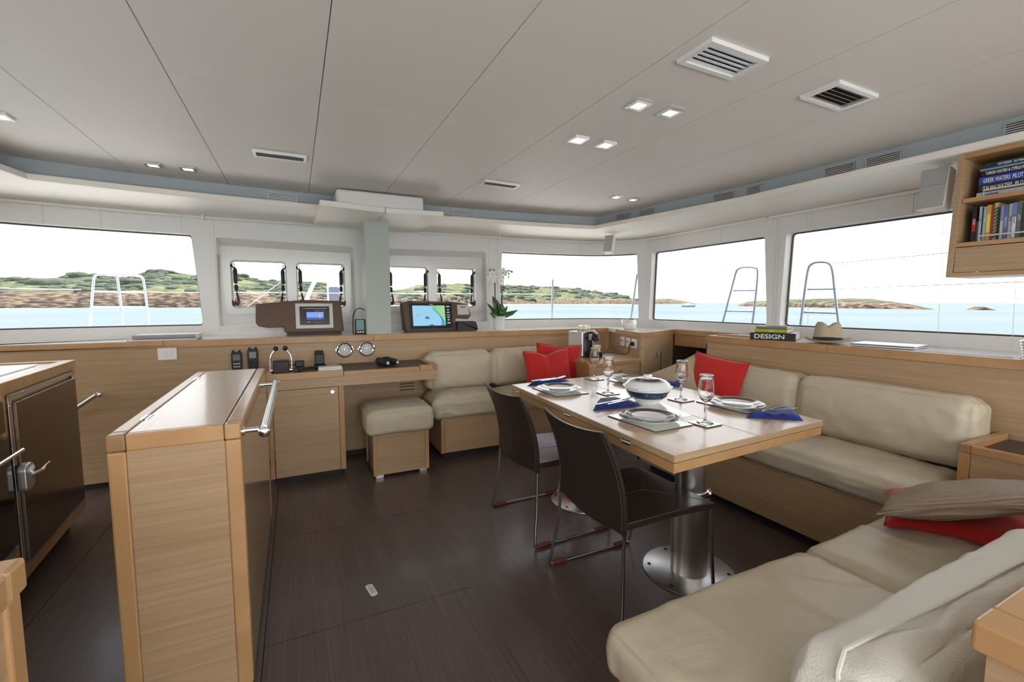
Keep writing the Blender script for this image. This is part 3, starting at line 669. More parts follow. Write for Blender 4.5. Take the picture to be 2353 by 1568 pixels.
for y in (1.665, 2.58): obj('rail_mount', MB().tube([(X1-.003, y, .855), (X1+.06, y, .855)], .0085, 12).lathe([(.016, 0), (.016, .008)], (X1-.003, y, .855), 14, 'x'), 'chrome', gr, smooth=True)

# cooker and fridge unit
gu = thing('galley_unit', 'oak galley cabinet with a brown steel fridge door, left of the island', 'cabinet', (-1.45, 2.5, 0))
GX, GY, GT = -1.148, 3.36, .948
obj('carcass', MB().box(-1.9, GX-.012, .6, GY-.003, .09, GT-.05), 'oak', gu)
obj('plinth', MB().box(-1.85, GX-.06, .6, GY-.06, 0, .09), 'kick', gu)
FY0, FY1 = 2.545, 3.325
obj('face_frame', MB().box(GX-.012, GX, FY1, GY-.003, .075, GT-.05), 'edge', gu, bevel=.002)
obj('face_frame', MB().box(GX-.012, GX, FY0-.03, FY1, .075, .125), 'edge', gu, bevel=.002)
obj('face_frame', MB().box(GX-.012, GX, FY0-.04, FY0-.012, .125, GT-.05), 'edge', gu, bevel=.002)
obj('worktop_edge', MB().box(GX-.05, GX+.006, .6, GY, GT-.05, GT), 'edge', gu, bevel=.003)
obj('worktop_edge', MB().box(-1.9, GX-.052, GY-.05, GY, GT-.05, GT), 'edge', gu, bevel=.003)
obj('worktop', MB().box(-1.9, GX-.052, .6, GY-.052, GT-.05, GT-.008), 'counter_white', gu)
obj('hob_plate', MB().box(-1.85, -1.25, 2.5, 3.2, GT-.008, GT+.001), 'steel', gu, bevel=.002)
# fridge
fr = obj('fridge_frame', MB().box(GX, GX+.004, FY0, FY0+.03, .13, .888).box(GX, GX+.004, FY1-.02, FY1, .13, .888).box(GX, GX+.004, FY0, FY1, .868, .888).box(GX, GX+.004, FY0, FY1, .13, .15), 'steel', gu, bevel=.0008)
for y, z in ((FY0+.012, .84), (FY0+.012, .18), (FY1-.01, .82), (FY1-.01, .5), (FY1-.01, .25), (2.7, .88), (3.2, .88), (2.72, .14), (3.18, .14)):
    obj('screw', MB().lathe([(.0055, 0), (.004, .002), (0, .0025)], (GX+.004, y, z), 8, 'x'), 'chrome', fr)
fd = obj('fridge_door', MB().box(GX+.001, GX+.016, FY0+.034, FY1-.024, .156, .852), 'fridge', gu, bevel=.003)
hl = obj('latch', MB().prism(rounded([(-.045, -.06), (.035, -.05), (.05, .03), (.02, .06), (-.045, .05)], .02, 4), 0, .03, 'x').xf(Matrix.Translation((GX+.012, FY0+.03, .53))), 'alu', gu, bevel=.005)
obj('lever', MB().tube([(GX+.035, FY0+.04, .525), (GX+.06, FY0+.07, .535), (GX+.065, FY0+.15, .548)], [.010, .008, .005], 8), 'chrome', hl, smooth=True)
# oven
obj('oven_panel', MB().box(GX-.002, GX+.006, 1.95, FY0-.045, .745, .875), 'fridge', gu, bevel=.003)
od = obj('oven_door', MB().box(GX-.002, GX+.012, 1.95, FY0-.045, .27, .725), 'black_gloss', gu, bevel=.003)
obj('oven_trim', MB().box(GX-.002, GX+.008, 1.95, FY0-.045, .235, .262), 'steel', gu)
oh = obj('handle', MB().tube([(GX+.05, 1.97, .665), (GX+.05, FY0-.05, .665)], .008, 10), 'chrome', od, smooth=True)
obj('lower_door', MB().box(GX-.004, GX+.002, 1.95, FY0-.045, .125, .23), 'oak', gu)
_a = R(4.1); _pv = Vector((GX, GY, 0)); gu.rotation_euler.z = _a; gu.location = _pv + Matrix.Rotation(_a, 3, 'Z') @ (Vector((-1.45, 2.5, 0))-_pv)
# aft galley counter (near left corner)
ac = thing('galley_counter', 'corner of an oak galley counter at the lower left edge', 'counter', (-.6, .4, 0))
CX, CY, CZ_ = -.345, .818, .925
obj('carcass', MB().box(-.9, CX-.012, -.4, CY-.012, .05, CZ_-.045), 'oak', ac)
obj('corner_post', MB().box(CX-.04, CX-.006, CY-.04, CY-.006, .05, CZ_-.046), 'edge', ac, bevel=.004)
obj('edging', MB().box(CX-.045, CX, -.4, CY-.002-.045, CZ_-.045, CZ_), 'edge', ac, bevel=.005)
obj('edging', MB().box(CX-.045, CX, CY-.045, CY, CZ_-.045, CZ_), 'edge', ac, bevel=.006)
obj('edging', MB().box(-.9, CX-.046, CY-.045, CY, CZ_-.045, CZ_), 'edge', ac, bevel=.005)
obj('worktop', MB().box(-.9, CX-.046, -.4, CY-.046, CZ_-.04, CZ_-.002), 'oak_top', ac)
obj('plinth', MB().box(-.88, CX-.05, -.4, CY-.05, 0, .05), 'kick', ac)
# handrail on the front wall by the galley
hr = thing('wall_handrail', 'steel handrail fixed to the oak wall behind the galley unit', 'handrail', (-1.22, 3.83, .62))
obj('rail', MB().tube([(-1.205, 3.815, .665), (-1.62, 3.815, .36)], .0145, 14), 'steel', hr, smooth=True)
obj('mount', MB().tube([(-1.215, 3.88, .655), (-1.215, 3.82, .657)], .009, 10).lathe([(.017, 0), (.017, .012)], (-1.215, 3.868, .655), 14, 'y'), 'chrome', hr, smooth=True)
# light switch, handsets on the wall
def plate(name, lab, c, ux, w, h, cat='switch', grp=None, loc=None):
    t = thing(name, lab, cat, c, 0, grp); return t
t = thing('light_switch', 'white double light switch on the oak wall left of the island', 'switch', (-.824, 3.88, .918))
obj('plate', MB().box(-.055, .055, -.010, 0, -.048, .048), 'white_plastic', t, local=True, bevel=.003)
for x in (-.014, .014): obj('rocker', MB().box(x-.0125, x+.0125, -.0135, -.010, -.022, .024), 'white_gloss', t, local=True, bevel=.002)
def handset(x, z, lab, c, h, red):
    t = thing('radio_handset', lab, 'radio', (x, 3.855, z), 0, 'black handsets on the wall'); w = .034
    obj('body', MB().prism(rounded([(-w*.85, -h/2), (w*.85, -h/2), (w, -h*.1), (w, h/2-.004), (-w, h/2-.004), (-w, -h*.1)], .01, 3), -.018, .022, 'y'), 'black', t, local=True, bevel=.004)
    obj('screen', MB().box(-.022, .022, -.0195, -.0178, h*.08, h*.36), cc('lcd_'+red, c, .25), t, local=True)
    for i in range(3):
        for j in range(2): obj('key', MB().box(-.019+.015*i, -.008+.015*i, -.021, -.018, -h*.12-j*.022, -h*.12-j*.022+.009), 'red' if (red == 'r' and i == 1 and j == 1) else 'silver_plastic' if red == 'a' else 'rubber', t, local=True, bevel=.002)
    obj('antenna', MB().tube([(-w*.6, 0, h/2-.006), (-w*.6, 0, h/2+.012)], .007, 8).tube([(w*.6, 0, h/2-.006), (w*.6, 0, h/2+.012)], .007, 8), 'rubber', t, local=True)
handset(-.406, .835, 'black radio handset with keypad on the wall, the left one', (.16, .18, .17), .15, 'a')
handset(-.301, .845, 'black radio handset with a red key on the wall, the right one', (.24, .28, .24), .165, 'r')

# ================================================================= NAVIGATION DESK
nd = thing('navigation_desk', 'oak chart table with a dark leather top below the two gauges', 'desk', (.4, 3.62, 0))
NX0, NX1, NY0, NY1, NZ = -.195, .995, 3.40, 3.878, .785
obj('apron', MB().box(NX0, NX1, NY0+.006, NY0+.024, .672, NZ-.038), 'oak', nd)
obj('side_panel', MB().box(NX1-.02, NX1-.003, NY0+.024, NY1, .672, NZ-.038), 'oak', nd)
obj('front_edging', MB().box(NX0, .296, NY0, NY0+.035, NZ-.045, NZ+.002), 'edge', nd, bevel=.003)
fl_ = obj('lid_edging', MB().box(.299, .855, NY0, NY0+.03, NZ-.038, NZ-.008), 'edge', nd, bevel=.002)
obj('front_edging', MB().box(.858, NX1-.033, NY0, NY0+.04, NZ-.038, NZ+.002), 'edge', nd, bevel=.003)
obj('corner_block', MB().box(NX1-.032, NX1+.002, NY0-.001, NY0+.036, NZ-.038, NZ+.003), 'edge_dark', nd, bevel=.003)
obj('side_edging', MB().box(NX1-.04, NX1, NY0+.042, NY1, NZ-.038, NZ+.002), 'edge', nd, bevel=.003)
obj('side_edging', MB().box(NX0, NX0+.03, NY0+.036, NY1, NZ-.038, NZ+.004), 'edge', nd, bevel=.003)
obj('tray', MB().box(NX0+.03, .296, NY0+.035, NY1, NZ-.03, NZ-.02), 'wenge_mat', nd)
ld = obj('lid', MB().box(.30, NX1-.042, NY0+.031, 3.735, NZ-.028, NZ-.010), 'wenge_mat', nd, bevel=.001)
obj('rear_panel', MB().box(.30, NX1-.042, 3.74, NY1, NZ-.03, NZ-.010), 'wenge_mat', nd, bevel=.001)
obj('finger_slot', MB().box(.50, .70, 3.722, 3.730, NZ-.0098, NZ-.0092), 'kick', ld)
ndc = obj('cabinet_side', MB().box(.26, .296, NY0+.001, NY0+.03, .055, .672), 'edge', nd, bevel=.002)
obj('cabinet_side', MB().box(NX0+.002, -.165, NY0+.001, NY0+.03, .055, .672), 'edge', nd, bevel=.002)
obj('cabinet_side', MB().box(.276, .294, NY0+.03, 3.86, .055, .672), 'oak', nd)
dd = obj('cabinet_door', MB().box(-.160, .257, NY0+.003, NY0+.02, .058, .668), 'oak', nd)
lk = obj('catch', MB().lathe([(.0, -.004), (.013, -.004), (.0155, 0), (.0155, .004)], (.218, NY0+.001, .636), 18, 'y'), 'chrome', dd, smooth=True)
obj('plinth', MB().box(NX0+.02, .27, NY0+.05, 3.85, 0, .055), 'kick', nd)
obj('kneehole_back', MB().box(.30, 1.0, 3.855, 3.868, .045, .68), 'oak', nd)
for k in range(4): obj('vent_slot', MB().box(.79, .915, 3.853, 3.8555, .515+.026*k, .522+.026*k), 'kick', nd)
obj('plinth', MB().box(.30, 1.0, 3.87, 3.875, 0, .045), 'kick', nd)

# gauges on the wall
def gauge(x, lab, hands):
    t = thing('wall_gauge', lab, 'gauge', (x, 3.88, .891), 0, 'round chrome wall gauges')
    obj('rim', MB().lathe([(.062, 0), (.066, -.010), (.064, -.024), (.056, -.028), (.046, -.022), (.044, -.012)], n=36, axis='y'), 'chrome', t, local=True, smooth=True)
    d = obj('dial', MB().lathe([(.0, -.014), (.046, -.014)], n=36, axis='y'), 'silver_plastic', t, local=True)
    for k in range(12):
        a = 2*PI*k/12; obj('tick', MB().box(-.0022, .0022, -.0005, .0005, -.005, .005).xf(Matrix.Rotation(a, 4, 'Y') @ Matrix.Translation((0, -.0148, .036))), 'black', d, local=True)
    for L, a, w in hands: obj('hand', MB().prism([(-w, -.006), (w, -.006), (.0006, L), (-.0006, L)], -.0005, .0005, 'y').xf(Matrix.Translation((0, -.017, 0)) @ Matrix.Rotation(R(a), 4, 'Y')), 'black' if 'clock' in lab else 'chrome', d, local=True)
    obj('hub', MB().lathe([(.0, -.021), (.006, -.0205), (.008, -.016)], n=14, axis='y'), 'chrome', d, local=True, smooth=True)
    obj('clasp', MB().box(-.074, -.060, -.02, -.002, -.012, .012), 'chrome', t, local=True, bevel=.003)
    obj('hinge', MB().box(.060, .072, -.018, -.002, -.008, .008), 'chrome', t, local=True, bevel=.003)
gauge(.353, 'round chrome wall clock with dark hands, the left gauge', [(.03, 60, .002), (.02, 215, .0025)])
gauge(.525, 'round chrome barometer with a bright hub, the right gauge', [(.026, 140, .002), (.026, -140, .002), (.018, 0, .0018)])

# ---- things on the desk
ZT_ = NZ-.02
t = thing('throttle_control', 'black twin engine throttle with two chrome levers on the desk', 'throttle', (-.105, 3.52, ZT_))
obj('housing', MB().box(-.052, .052, -.03, .06, 0, .10), 'black', t, local=True, bevel=.006)
obj('panel', MB().box(-.046, .046, -.032, -.030, .008, .055), 'console_dark', t, local=True, bevel=.002)
for s in (-1, 1):
    lv = obj('lever', MB().tube([(s*.066, .0, .035), (s*.068, 0, .09), (s*.06, .0, .14), (s*.04, 0, .172), (s*.030, 0, .182)], .0055, 10), 'chrome', t, local=True, smooth=True)
    obj('knob', MB().ball((s*.03, 0, .187), .018), 'black', lv, local=True, smooth=True)
    obj('pivot', MB().lathe([(.012, -.010), (.012, .010)], (s*.062, 0, .032), 14, 'x'), 'chrome', lv, local=True, smooth=True)
t = thing('autopilot_remote', 'black handset in a cradle lying right of the throttle', 'radio', (.015, 3.60, ZT_))
obj('cradle', MB().cyl((0, 0, 0), .045, .006).tube([(0, 0, .005), (0, .005, .04)], .012, 10), 'black', t, local=True, smooth=True)
obj('handset', MB().box(-.035, .03, -.018, .018, .038, .085), 'black', t, local=True, bevel=.008)
obj('cord', MB().tube([(-.03+.012*math.cos(k*1.3)*0-.0045*k, .02+.006*math.sin(k*1.2), .055+.006*math.cos(k*1.2)) for k in range(20)], .004, 6), 'rubber', t, local=True, smooth=True)
t = thing('radio_microphone', 'black radio microphone standing upright on the desk by the wall', 'microphone', (.155, 3.74, ZT_))
obj('base', MB().box(-.04, .045, -.03, .03, 0, .03), 'black', t, local=True, bevel=.006)
obj('body', MB().box(-.035, .035, -.02, .022, .028, .12).xf(Matrix.Rotation(R(-8), 4, 'X')), 'black', t, local=True, bevel=.008)
obj('top_bar', MB().box(-.033, .028, -.024, .02, .11, .138), 'rubber', t, local=True, bevel=.005)
obj('cord', MB().tube([(-.03, -.02, .02), (-.06, -.03, .012), (-.1, -.05, .008), (-.13, -.04, .008)], .005, 8), 'rubber', t, local=True, smooth=True)
t = thing('white_box', 'flat white plastic box lying on the desk beside the throttle', 'box', (.215, 3.50, ZT_))
obj('body', MB().box(-.082, .082, -.045, .05, 0, .03), 'white_plastic', t, local=True, bevel=.006)
obj('lid', MB().box(-.08, .08, -.043, .048, .0305, .042), 'white_plastic', t, local=True, bevel=.006)
# binoculars
t = thing('binoculars', 'black binoculars lying on the dark desk top', 'binoculars', (.645, 3.60, NZ-.010), R(18))
for s in (-1, 1):
    yy = s*.034; zz = .03
    obj('barrel', MB().lathe([(.0, -.085), (.018, -.085), (.02, -.08), (.02, -.055), (.026, -.045), (.028, -.01), (.024, .0), (.023, .02), (.030, .05), (.031, .085), (.029, .088), (.026, .08), (.0, .08)], (s*.0, 0, 0), 20, 'y').xf(Matrix.Translation((s*.036, 0, .031)) @ Matrix.Rotation(R(s*4), 4, 'Z')), 'rubber', t, local=True, smooth=True)
    obj('eyepiece', MB().lathe([(.0, -.0865), (.012, -.0865)], (0, 0, 0), 16, 'y').xf(Matrix.Translation((s*.036, 0, .031)) @ Matrix.Rotation(R(s*4), 4, 'Z')), 'alu', t, local=True)
obj('bridge', MB().box(-.03, .03, -.03, .03, .024, .044), 'black', t, local=True, bevel=.006)
obj('focus_wheel', MB().lathe([(.0, -.03), (.010, -.03), (.010, -.005), (0, -.005)], (0, 0, .048), 14, 'y'), 'rubber', t, local=True, smooth=True)
obj('strap', MB().tube([(-.05, .01, .045), (-.03, .03, .064), (0, .02, .060), (.03, .04, .064), (.055, .01, .045)], .0035, 6), 'black', t, local=True)

# ================================================================= THINGS ON THE FRONT COUNTER
CTZ = CT+.0006
c1 = thing('screen_console', 'brown dashboard console with a silver framed screen on the counter', 'console', (.15, 4.08, CTZ))
def slant(poly, y0, y1, dy, z0, z1):      # front profile in x,z extruded in y with the face leaning back
    mb = MB().prism(poly, y0, y1, 'y'); mb.v = [(x, y+(dy*(z-z0)/(z1-z0) if abs(y-y0) < 1e-6 else 0), z) for x, y, z in mb.v]; return mb
body = [(-.083, CT+.024), (.368, CT+.024), (.362, CT+.17), (.352, 1.289), (.06, 1.297), (-.283, 1.262), (-.287, 1.13), (-.272, 1.09), (-.2, 1.075), (-.094, 1.078), (-.092, 1.13), (-.084, 1.13)]
body = [(-.083, CT+.024), (.368, CT+.024), (.352, 1.289), (.06, 1.297), (-.283, 1.262), (-.287, 1.115), (-.27, 1.085), (-.2, 1.072), (-.094, 1.075)]
obj('housing', slant(body, 4.04, 4.2, .035, CT, 1.29), 'console', c1, bevel=.012, seg=3)
obj('foot', MB().box(-.07, .35, 4.06, 4.19, CTZ, CT+.028), 'console_dark', c1)
def face(x0, x1, z0, z1, o, th=.003, yf=4.04, lean=.035):
    f = lambda z: yf + lean*(z-CT)/(1.29-CT) - o
    return MB().add([(x0, f(z0), z0), (x1, f(z0), z0), (x1, f(z1), z1), (x0, f(z1), z1), (x0, f(z0)+th, z0), (x1, f(z0)+th, z0), (x1, f(z1)+th, z1), (x0, f(z1)+th, z1)],
                    [(0, 1, 2, 3), (7, 6, 5, 4), (0, 1, 5, 4), (1, 2, 6, 5), (2, 3, 7, 6), (3, 0, 4, 7)])
obj('screen_frame', face(0, .285, 1.062, 1.268, .004, .005), 'silver_plastic', c1, bevel=.002)
sc = obj('screen', face(.03, .257, 1.09, 1.243, .0075, .004), 'black_gloss', c1, bevel=.002)
obj('picture', face(.082, .212, 1.134, 1.196, .0082, .0006), mk('pic_sea', (.05, .08, .2), .4, emis=(.10, .16, .42), es=.9), sc)
obj('picture', face(.082, .212, 1.134, 1.152, .0086, .0004), mk('pic_sea2', (.02, .04, .1), .4, emis=(.02, .05, .12), es=.9), sc)
obj('sail', face(.178, .186, 1.146, 1.186, .009, .0004), mk('pic_sail', (.3, .2, .3), .4, emis=(.30, .2, .34), es=.8), sc)
obj('header', face(.05, .24, 1.224, 1.228, .0082, .0006), 'silver_plastic', sc); obj('logo', face(.05, .075, 1.221, 1.231, .0086, .0006), 'red', sc)
for k in range(5): obj('icon', face(.148+.016*k, .153+.016*k, 1.204, 1.211, .0082, .0006), 'silver_plastic', sc)
for k in range(6): obj('icon', face(.145+.013*k, .149+.013*k, 1.114, 1.118, .0082, .0006), 'trough', sc)
obj('menu_text', face(.085, .11, 1.113, 1.117, .0082, .0006), 'trough', sc)
# chart plotter console
c2 = thing('chart_plotter_console', 'brown dashboard console with a lit sea chart screen', 'console', (1.2, 4.1, CTZ))
body = [(.895, CT+.012), (1.38, CT+.012), (1.375, 1.125), (1.5, 1.115), (1.537, 1.15), (1.515, 1.262), (1.36, 1.284), (.93, 1.289), (.872, 1.272)]
obj('housing', slant(body, 4.04, 4.2, .06, CT, 1.29), 'console', c2, bevel=.012, seg=3)
obj('foot', MB().box(.91, 1.37, 4.05, 4.19, CTZ, CT+.014), 'console_dark', c2)
f2 = lambda x0, x1, z0, z1, o, th=.003: face(x0, x1, z0, z1, o, th, 4.04, .06)
cp = obj('screen', f2(.94, 1.345, 1.035, 1.268, .006, .006), 'black_gloss', c2, bevel=.003)
def onface(poly, o):
    f = lambda z: 4.04 + .06*(z-CT)/(1.29-CT) - o
    return MB().poly([(x, f(z), z) for x, z in poly])
em = lambda n, c, s=1.0: mk(n, (c[0]*.3, c[1]*.3, c[2]*.3), .3, emis=c, es=s*.5)
obj('chart_sea', onface([(.965, 1.062), (1.272, 1.062), (1.272, 1.248), (.965, 1.248)], .0064), em('chart_sea', (.34, .66, .90), .75), cp)
obj('chart_shallow', onface([(1.06, 1.248), (1.14, 1.243), (1.17, 1.2), (1.215, 1.155), (1.235, 1.11), (1.228, 1.062), (1.272, 1.062), (1.272, 1.248)], .0068), em('chart_shallow', (.09, .36, .66), .75), cp)
obj('chart_land', onface([(1.125, 1.248), (1.165, 1.225), (1.2, 1.18), (1.24, 1.14), (1.262, 1.10), (1.272, 1.062), (1.272, 1.248)], .0072), em('chart_land', (.36, .68, .34), .75), cp)
obj('chart_track', onface([(1.17, 1.247), (1.173, 1.247), (1.255, 1.1), (1.252, 1.1)], .0075), 'black', cp)
obj('chart_island', onface([(1.075, 1.128), (1.11, 1.122), (1.125, 1.135), (1.1, 1.15), (1.08, 1.142)], .0070), em('chart_isle', (.04, .25, .36), .7), cp)
obj('chart_shoal', onface([(1.0, 1.152), (1.03, 1.163), (1.032, 1.166), (1.0, 1.156)], .0070), 'chart_isle', cp)
obj('info_bar', onface([(1.277, 1.062), (1.33, 1.062), (1.33, 1.25), (1.277, 1.25)], .0064), mk('info', (.01, .015, .02), .3), cp)
for k, (z, w) in enumerate(((1.238, .034), (1.207, .018), (1.183, .024), (1.158, .034), (1.137, .022), (1.113, .02), (1.085, .03))):
    obj('readout', f2(1.303-w/2, 1.303+w/2, z-.0045, z+.0045, .0072, .0004), em('rd%d' % k, (.6, .75, .78) if k != 3 else (.25, .35, .7), .7), cp)
obj('scale_bar', f2(1.115, 1.155, 1.064, 1.072, .0078, .0004), 'black', cp)
obj('badge', f2(1.125, 1.16, 1.255, 1.261, .0066, .0004), 'silver_plastic', cp)
ds = obj('display', f2(1.398, 1.515, 1.158, 1.255, .006, .008), 'silver_plastic', c2, bevel=.006)
for k in range(4): obj('marking', f2(1.433+.0125*k, 1.443+.0125*k, 1.228, 1.238, .0066, .0006), 'black', ds)
t = thing('sunglasses_case', 'dark brown rounded case tucked under the chart screen console', 'case', (1.46, 4.06, CTZ))
obj('body', MB().prism(rounded([(1.365, CTZ), (1.565, CTZ), (1.572, CT+.03), (1.55, CT+.092), (1.37, CT+.092)], .018, 4), 3.985, 4.075, 'y'), 'console_dark', t, bevel=.014, seg=3)
# handheld gps with bent cable
t = thing('handheld_display', 'small dark handheld display with a looping cable by the column', 'handheld display', (.49, 3.98, CTZ))
obj('body', MB().box(-.040, .044, -.018, .022, .004, .128), 'black', t, local=True, bevel=.006)
obj('display', MB().box(-.031, .033, -.0195, -.017, .036, .122), mk('lcd_teal', (.12, .24, .25), .12, coat=.5), t, local=True)
for x in (-.024, -.004, .016): obj('key', MB().box(x, x+.014, -.021, -.018, .012, .026), 'silver_plastic', t, local=True, bevel=.002)
obj('foot', MB().box(-.05, .055, -.015, .035, 0, .006), 'black', t, local=True, bevel=.002)
obj('cable', MB().tube([(-.054, .01, .002), (-.055, .01, .08), (-.05, .01, .16), (-.03, .01, .205), (.0, .01, .222), (.035, .01, .212), (.06, .01, .18), (.068, .008, .12), (.062, 0, .075), (.05, -.005, .06), (.048, -.005, .09)], .0042, 8), 'rubber', t, local=True, smooth=True)
obj('plug', MB().tube([(.068, .006, .11), (.056, 0, .055)], .007, 8), 'silver_plastic', t, local=True, smooth=True)
# brochures on the left
def slab_book(name, lab, cat, loc, rz, lx, ly, h, cov, grp=None, z0=0, page=True):
    t = thing(name, lab, cat, loc, rz, grp)
    obj('cover', MB().box(-lx/2, lx/2, -ly/2, ly/2, 0, .0025).box(-lx/2, lx/2, -ly/2, ly/2, h-.0025, h).box(-lx/2, -lx/2+.003, -ly/2, ly/2, 0, h), cov, t, local=True)
    obj('pages', MB().box(-lx/2+.003, lx/2-.004, -ly/2+.003, ly/2-.003, .0025, h-.0025), 'paper', t, local=True)
    return t
slab_book('magazine', 'thin pale magazine under the folder on the left counter', 'magazine', (-.85, 4.0, CTZ), 0, .40, .20, .010, mk('mag', (.62, .58, .54), .4))
slab_book('folder', 'grey folder with a rounded spine lying on the left counter', 'folder', (-.83, 4.0, CT+.0112), 0, .38, .19, .030, mk('folder', (.34, .32, .33), .4))
t = COL.objects['folder'] if 'folder' in COL.objects else None
obj('spine', MB().tube([(-.19, -.095, .015), (.17, -.095, .015)], .0145, 12), 'folder', t, local=True, smooth=True)
# orchid
t = thing('orchid', 'white orchid with two flower stems in a white pot on the counter', 'potted plant', (1.822, 4.05, CTZ))
obj('pot', MB().lathe([(.0, 0), (.048, 0), (.05, .004), (.064, .132), (.066, .135), (.061, .135), (.058, .12), (.0, .118)], n=32), 'pot', t, local=True, smooth=True)
def leaf(mb, pts, w):
    pts = [Vector(p) for p in pts]; m = len(pts); V = []; F = []
    for i, p in enumerate(pts):
        tt = (pts[min(i+1, m-1)]-pts[max(i-1, 0)]).normalized(); sd = tt.cross(Vector((0, -1, .25))).normalized(); u = i/(m-1)
        ww = w*math.sin(PI*(.12+.88*u)**.8)**.7 if u < .999 else .001
        up = sd.cross(tt)
        V += [p-sd*ww+up*ww*.25, p, p+sd*ww+up*ww*.25]
    for i in range(m-1): F += [(3*i, 3*i+1, 3*i+4, 3*i+3), (3*i+1, 3*i+2, 3*i+5, 3*i+4)]
    return mb.add(V, F)
for pts, w in (([(0, 0, .125), (-.02, -.01, .2), (-.045, -.01, .27), (-.07, 0, .335)], .032), ([(.01, 0, .125), (.02, -.02, .19), (.0, -.03, .24), (-.03, -.04, .255)], .03),
               ([(0, 0, .125), (-.05, -.01, .16), (-.09, 0, .22), (-.125, .01, .265)], .016), ([(0, 0, .125), (-.04, -.02, .14), (-.08, -.02, .155), (-.105, -.02, .165)], .026),
               ([(.01, 0, .125), (.04, 0, .16), (.075, .01, .2), (.105, .02, .235)], .018), ([(.01, 0, .125), (.07, -.01, .145), (.14, -.01, .165), (.215, 0, .195)], .02),
               ([(.0, 0, .125), (.03, -.02, .17), (.04, -.01, .22)], .024)):
    lo = obj('leaf', leaf(MB(), pts, w*1.35), 'leaf', t, local=True, smooth='all'); md = lo.modifiers.new('thick', 'SOLIDIFY'); md.thickness = .002
st1 = [(-.03, 0, .12), (-.042, 0, .3), (-.044, 0, .45), (-.045, -.005, .52), (-.055, -.01, .575), (-.078, -.015, .592), (-.1, -.02, .588)]
st2 = [(.035, 0, .12), (.028, 0, .3), (.024, -.005, .45), (.035, -.01, .52), (.065, -.02, .565), (.1, -.02, .588), (.12, -.02, .58), (.15, -.02, .57)]
for s_ in (st1, st2): obj('flower_stem', MB().tube(s_, .0045, 7), 'stem', t, local=True, smooth=True)
obj('stake', MB().tube([(-.035, .005, .12), (-.04, .005, .56)], .004, 6), 'stem', t, local=True)
obj('stake', MB().tube([(.026, .005, .12), (.062, .005, .62)], .004, 6), 'stem', t, local=True)
def flower(c, s, rz, tilt):
    mb = MB()
    for k, (a, L, w) in enumerate(((90, 1, .55), (210, .95, .5), (330, .95, .5), (20, 1.05, .85), (160, 1.05, .85))):
        p = []
        for i in range(5):
            u = i/4; p.append((u*L, w*.5*math.sin(PI*min(1, .1+.9*u)**.9), .12*u*(1-u)*2+.04*k))
        V = [(x, y, z) for x, y, z in p]+[(x, 0, z+.05) for x, y, z in p]+[(x, -y, z) for x, y, z in p]; F = []
        for i in range(4): F += [(i, i+1, 5+i+1, 5+i), (5+i, 5+i+1, 10+i+1, 10+i)]
        m2 = MB().add(V, F).xf(Matrix.Rotation(R(a), 4, 'Z')); mb.add(m2.v, m2.f)
    M_ = Matrix.Translation(c) @ Matrix.Rotation(R(rz), 4, 'Z') @ Matrix.Rotation(R(90+tilt), 4, 'X') @ Matrix.Scale(s, 4)
    f = obj('flower', mb.xf(M_), 'petal', t, local=True, smooth='all')
    obj('flower_heart', MB().ball((0, 0, .12), .16).xf(M_), mk('heart', (.6, .5, .12), .5) if 'heart' not in MAT else 'heart', f, local=True, smooth=True)
for a in (((-.088, -.03, .545), .052, 10, 10), ((-.095, -.035, .495), .058, -20, -5), ((-.07, -.035, .48), .052, 20, -10), ((-.018, -.03, .505), .058, 0, 0), ((-.006, -.035, .475), .050, 30, -8),
          ((.028, -.03, .56), .060, -15, 8), ((-.005, -.03, .545), .046, 25, 5), ((.085, -.03, .52), .052, 65, -5)): flower(*a)
for c in ((-.102, -.02, .584), (-.058, -.012, .585), (.1, -.02, .555), (.098, -.02, .585), (.13, -.02, .577)): obj('bud', MB().ball(c, .011, 10, 1, 1, 1.2), 'bud', t, local=True, smooth=True)
# white shell shaped holder in the corner
t = thing('candle_holder', 'white pebble shaped holder with a notched rim in the starboard corner', 'candle holder', (3.02, 3.52, CTZ))
mb = MB(); n_ = 36; V = []; F = []
for ri, (r, h) in enumerate(((.0, 0), (.05, 0), (.068, .02), (.076, .05), (.072, .09), (.066, .09), (.06, .06), (.0, .045))):
    for k in range(n_):
        a = 2*PI*k/n_; hh = h - (.022*(math.cos(2*(a-.4))**2)**2 if ri in (4, 5) else 0) + (.012*abs(math.sin(2*(a-.4))) if ri in (4, 5) else 0); V.append((r*math.cos(a), r*math.sin(a), hh))
for i in range(7):
    for k in range(n_): F.append((i*n_+k, i*n_+(k+1) % n_, (i+1)*n_+(k+1) % n_, (i+1)*n_+k))
obj('bowl', MB().add(V, F), 'porcelain', t, local=True, smooth='all')
dv = (Vector((0, 0))-Vector((3.02, 3.52))).normalized()
obj('relief', MB().tube([(.0+.024*math.cos(a), .024*math.sin(a)*1.0, 0) for a in [2*PI*k/16 for k in range(16)]], .003, 6, True).xf(frame_M((dv.x*.073, dv.y*.073, .04), (-dv.y, dv.x, 0), (0, 0, 1))), 'porcelain', t, local=True, smooth=True)

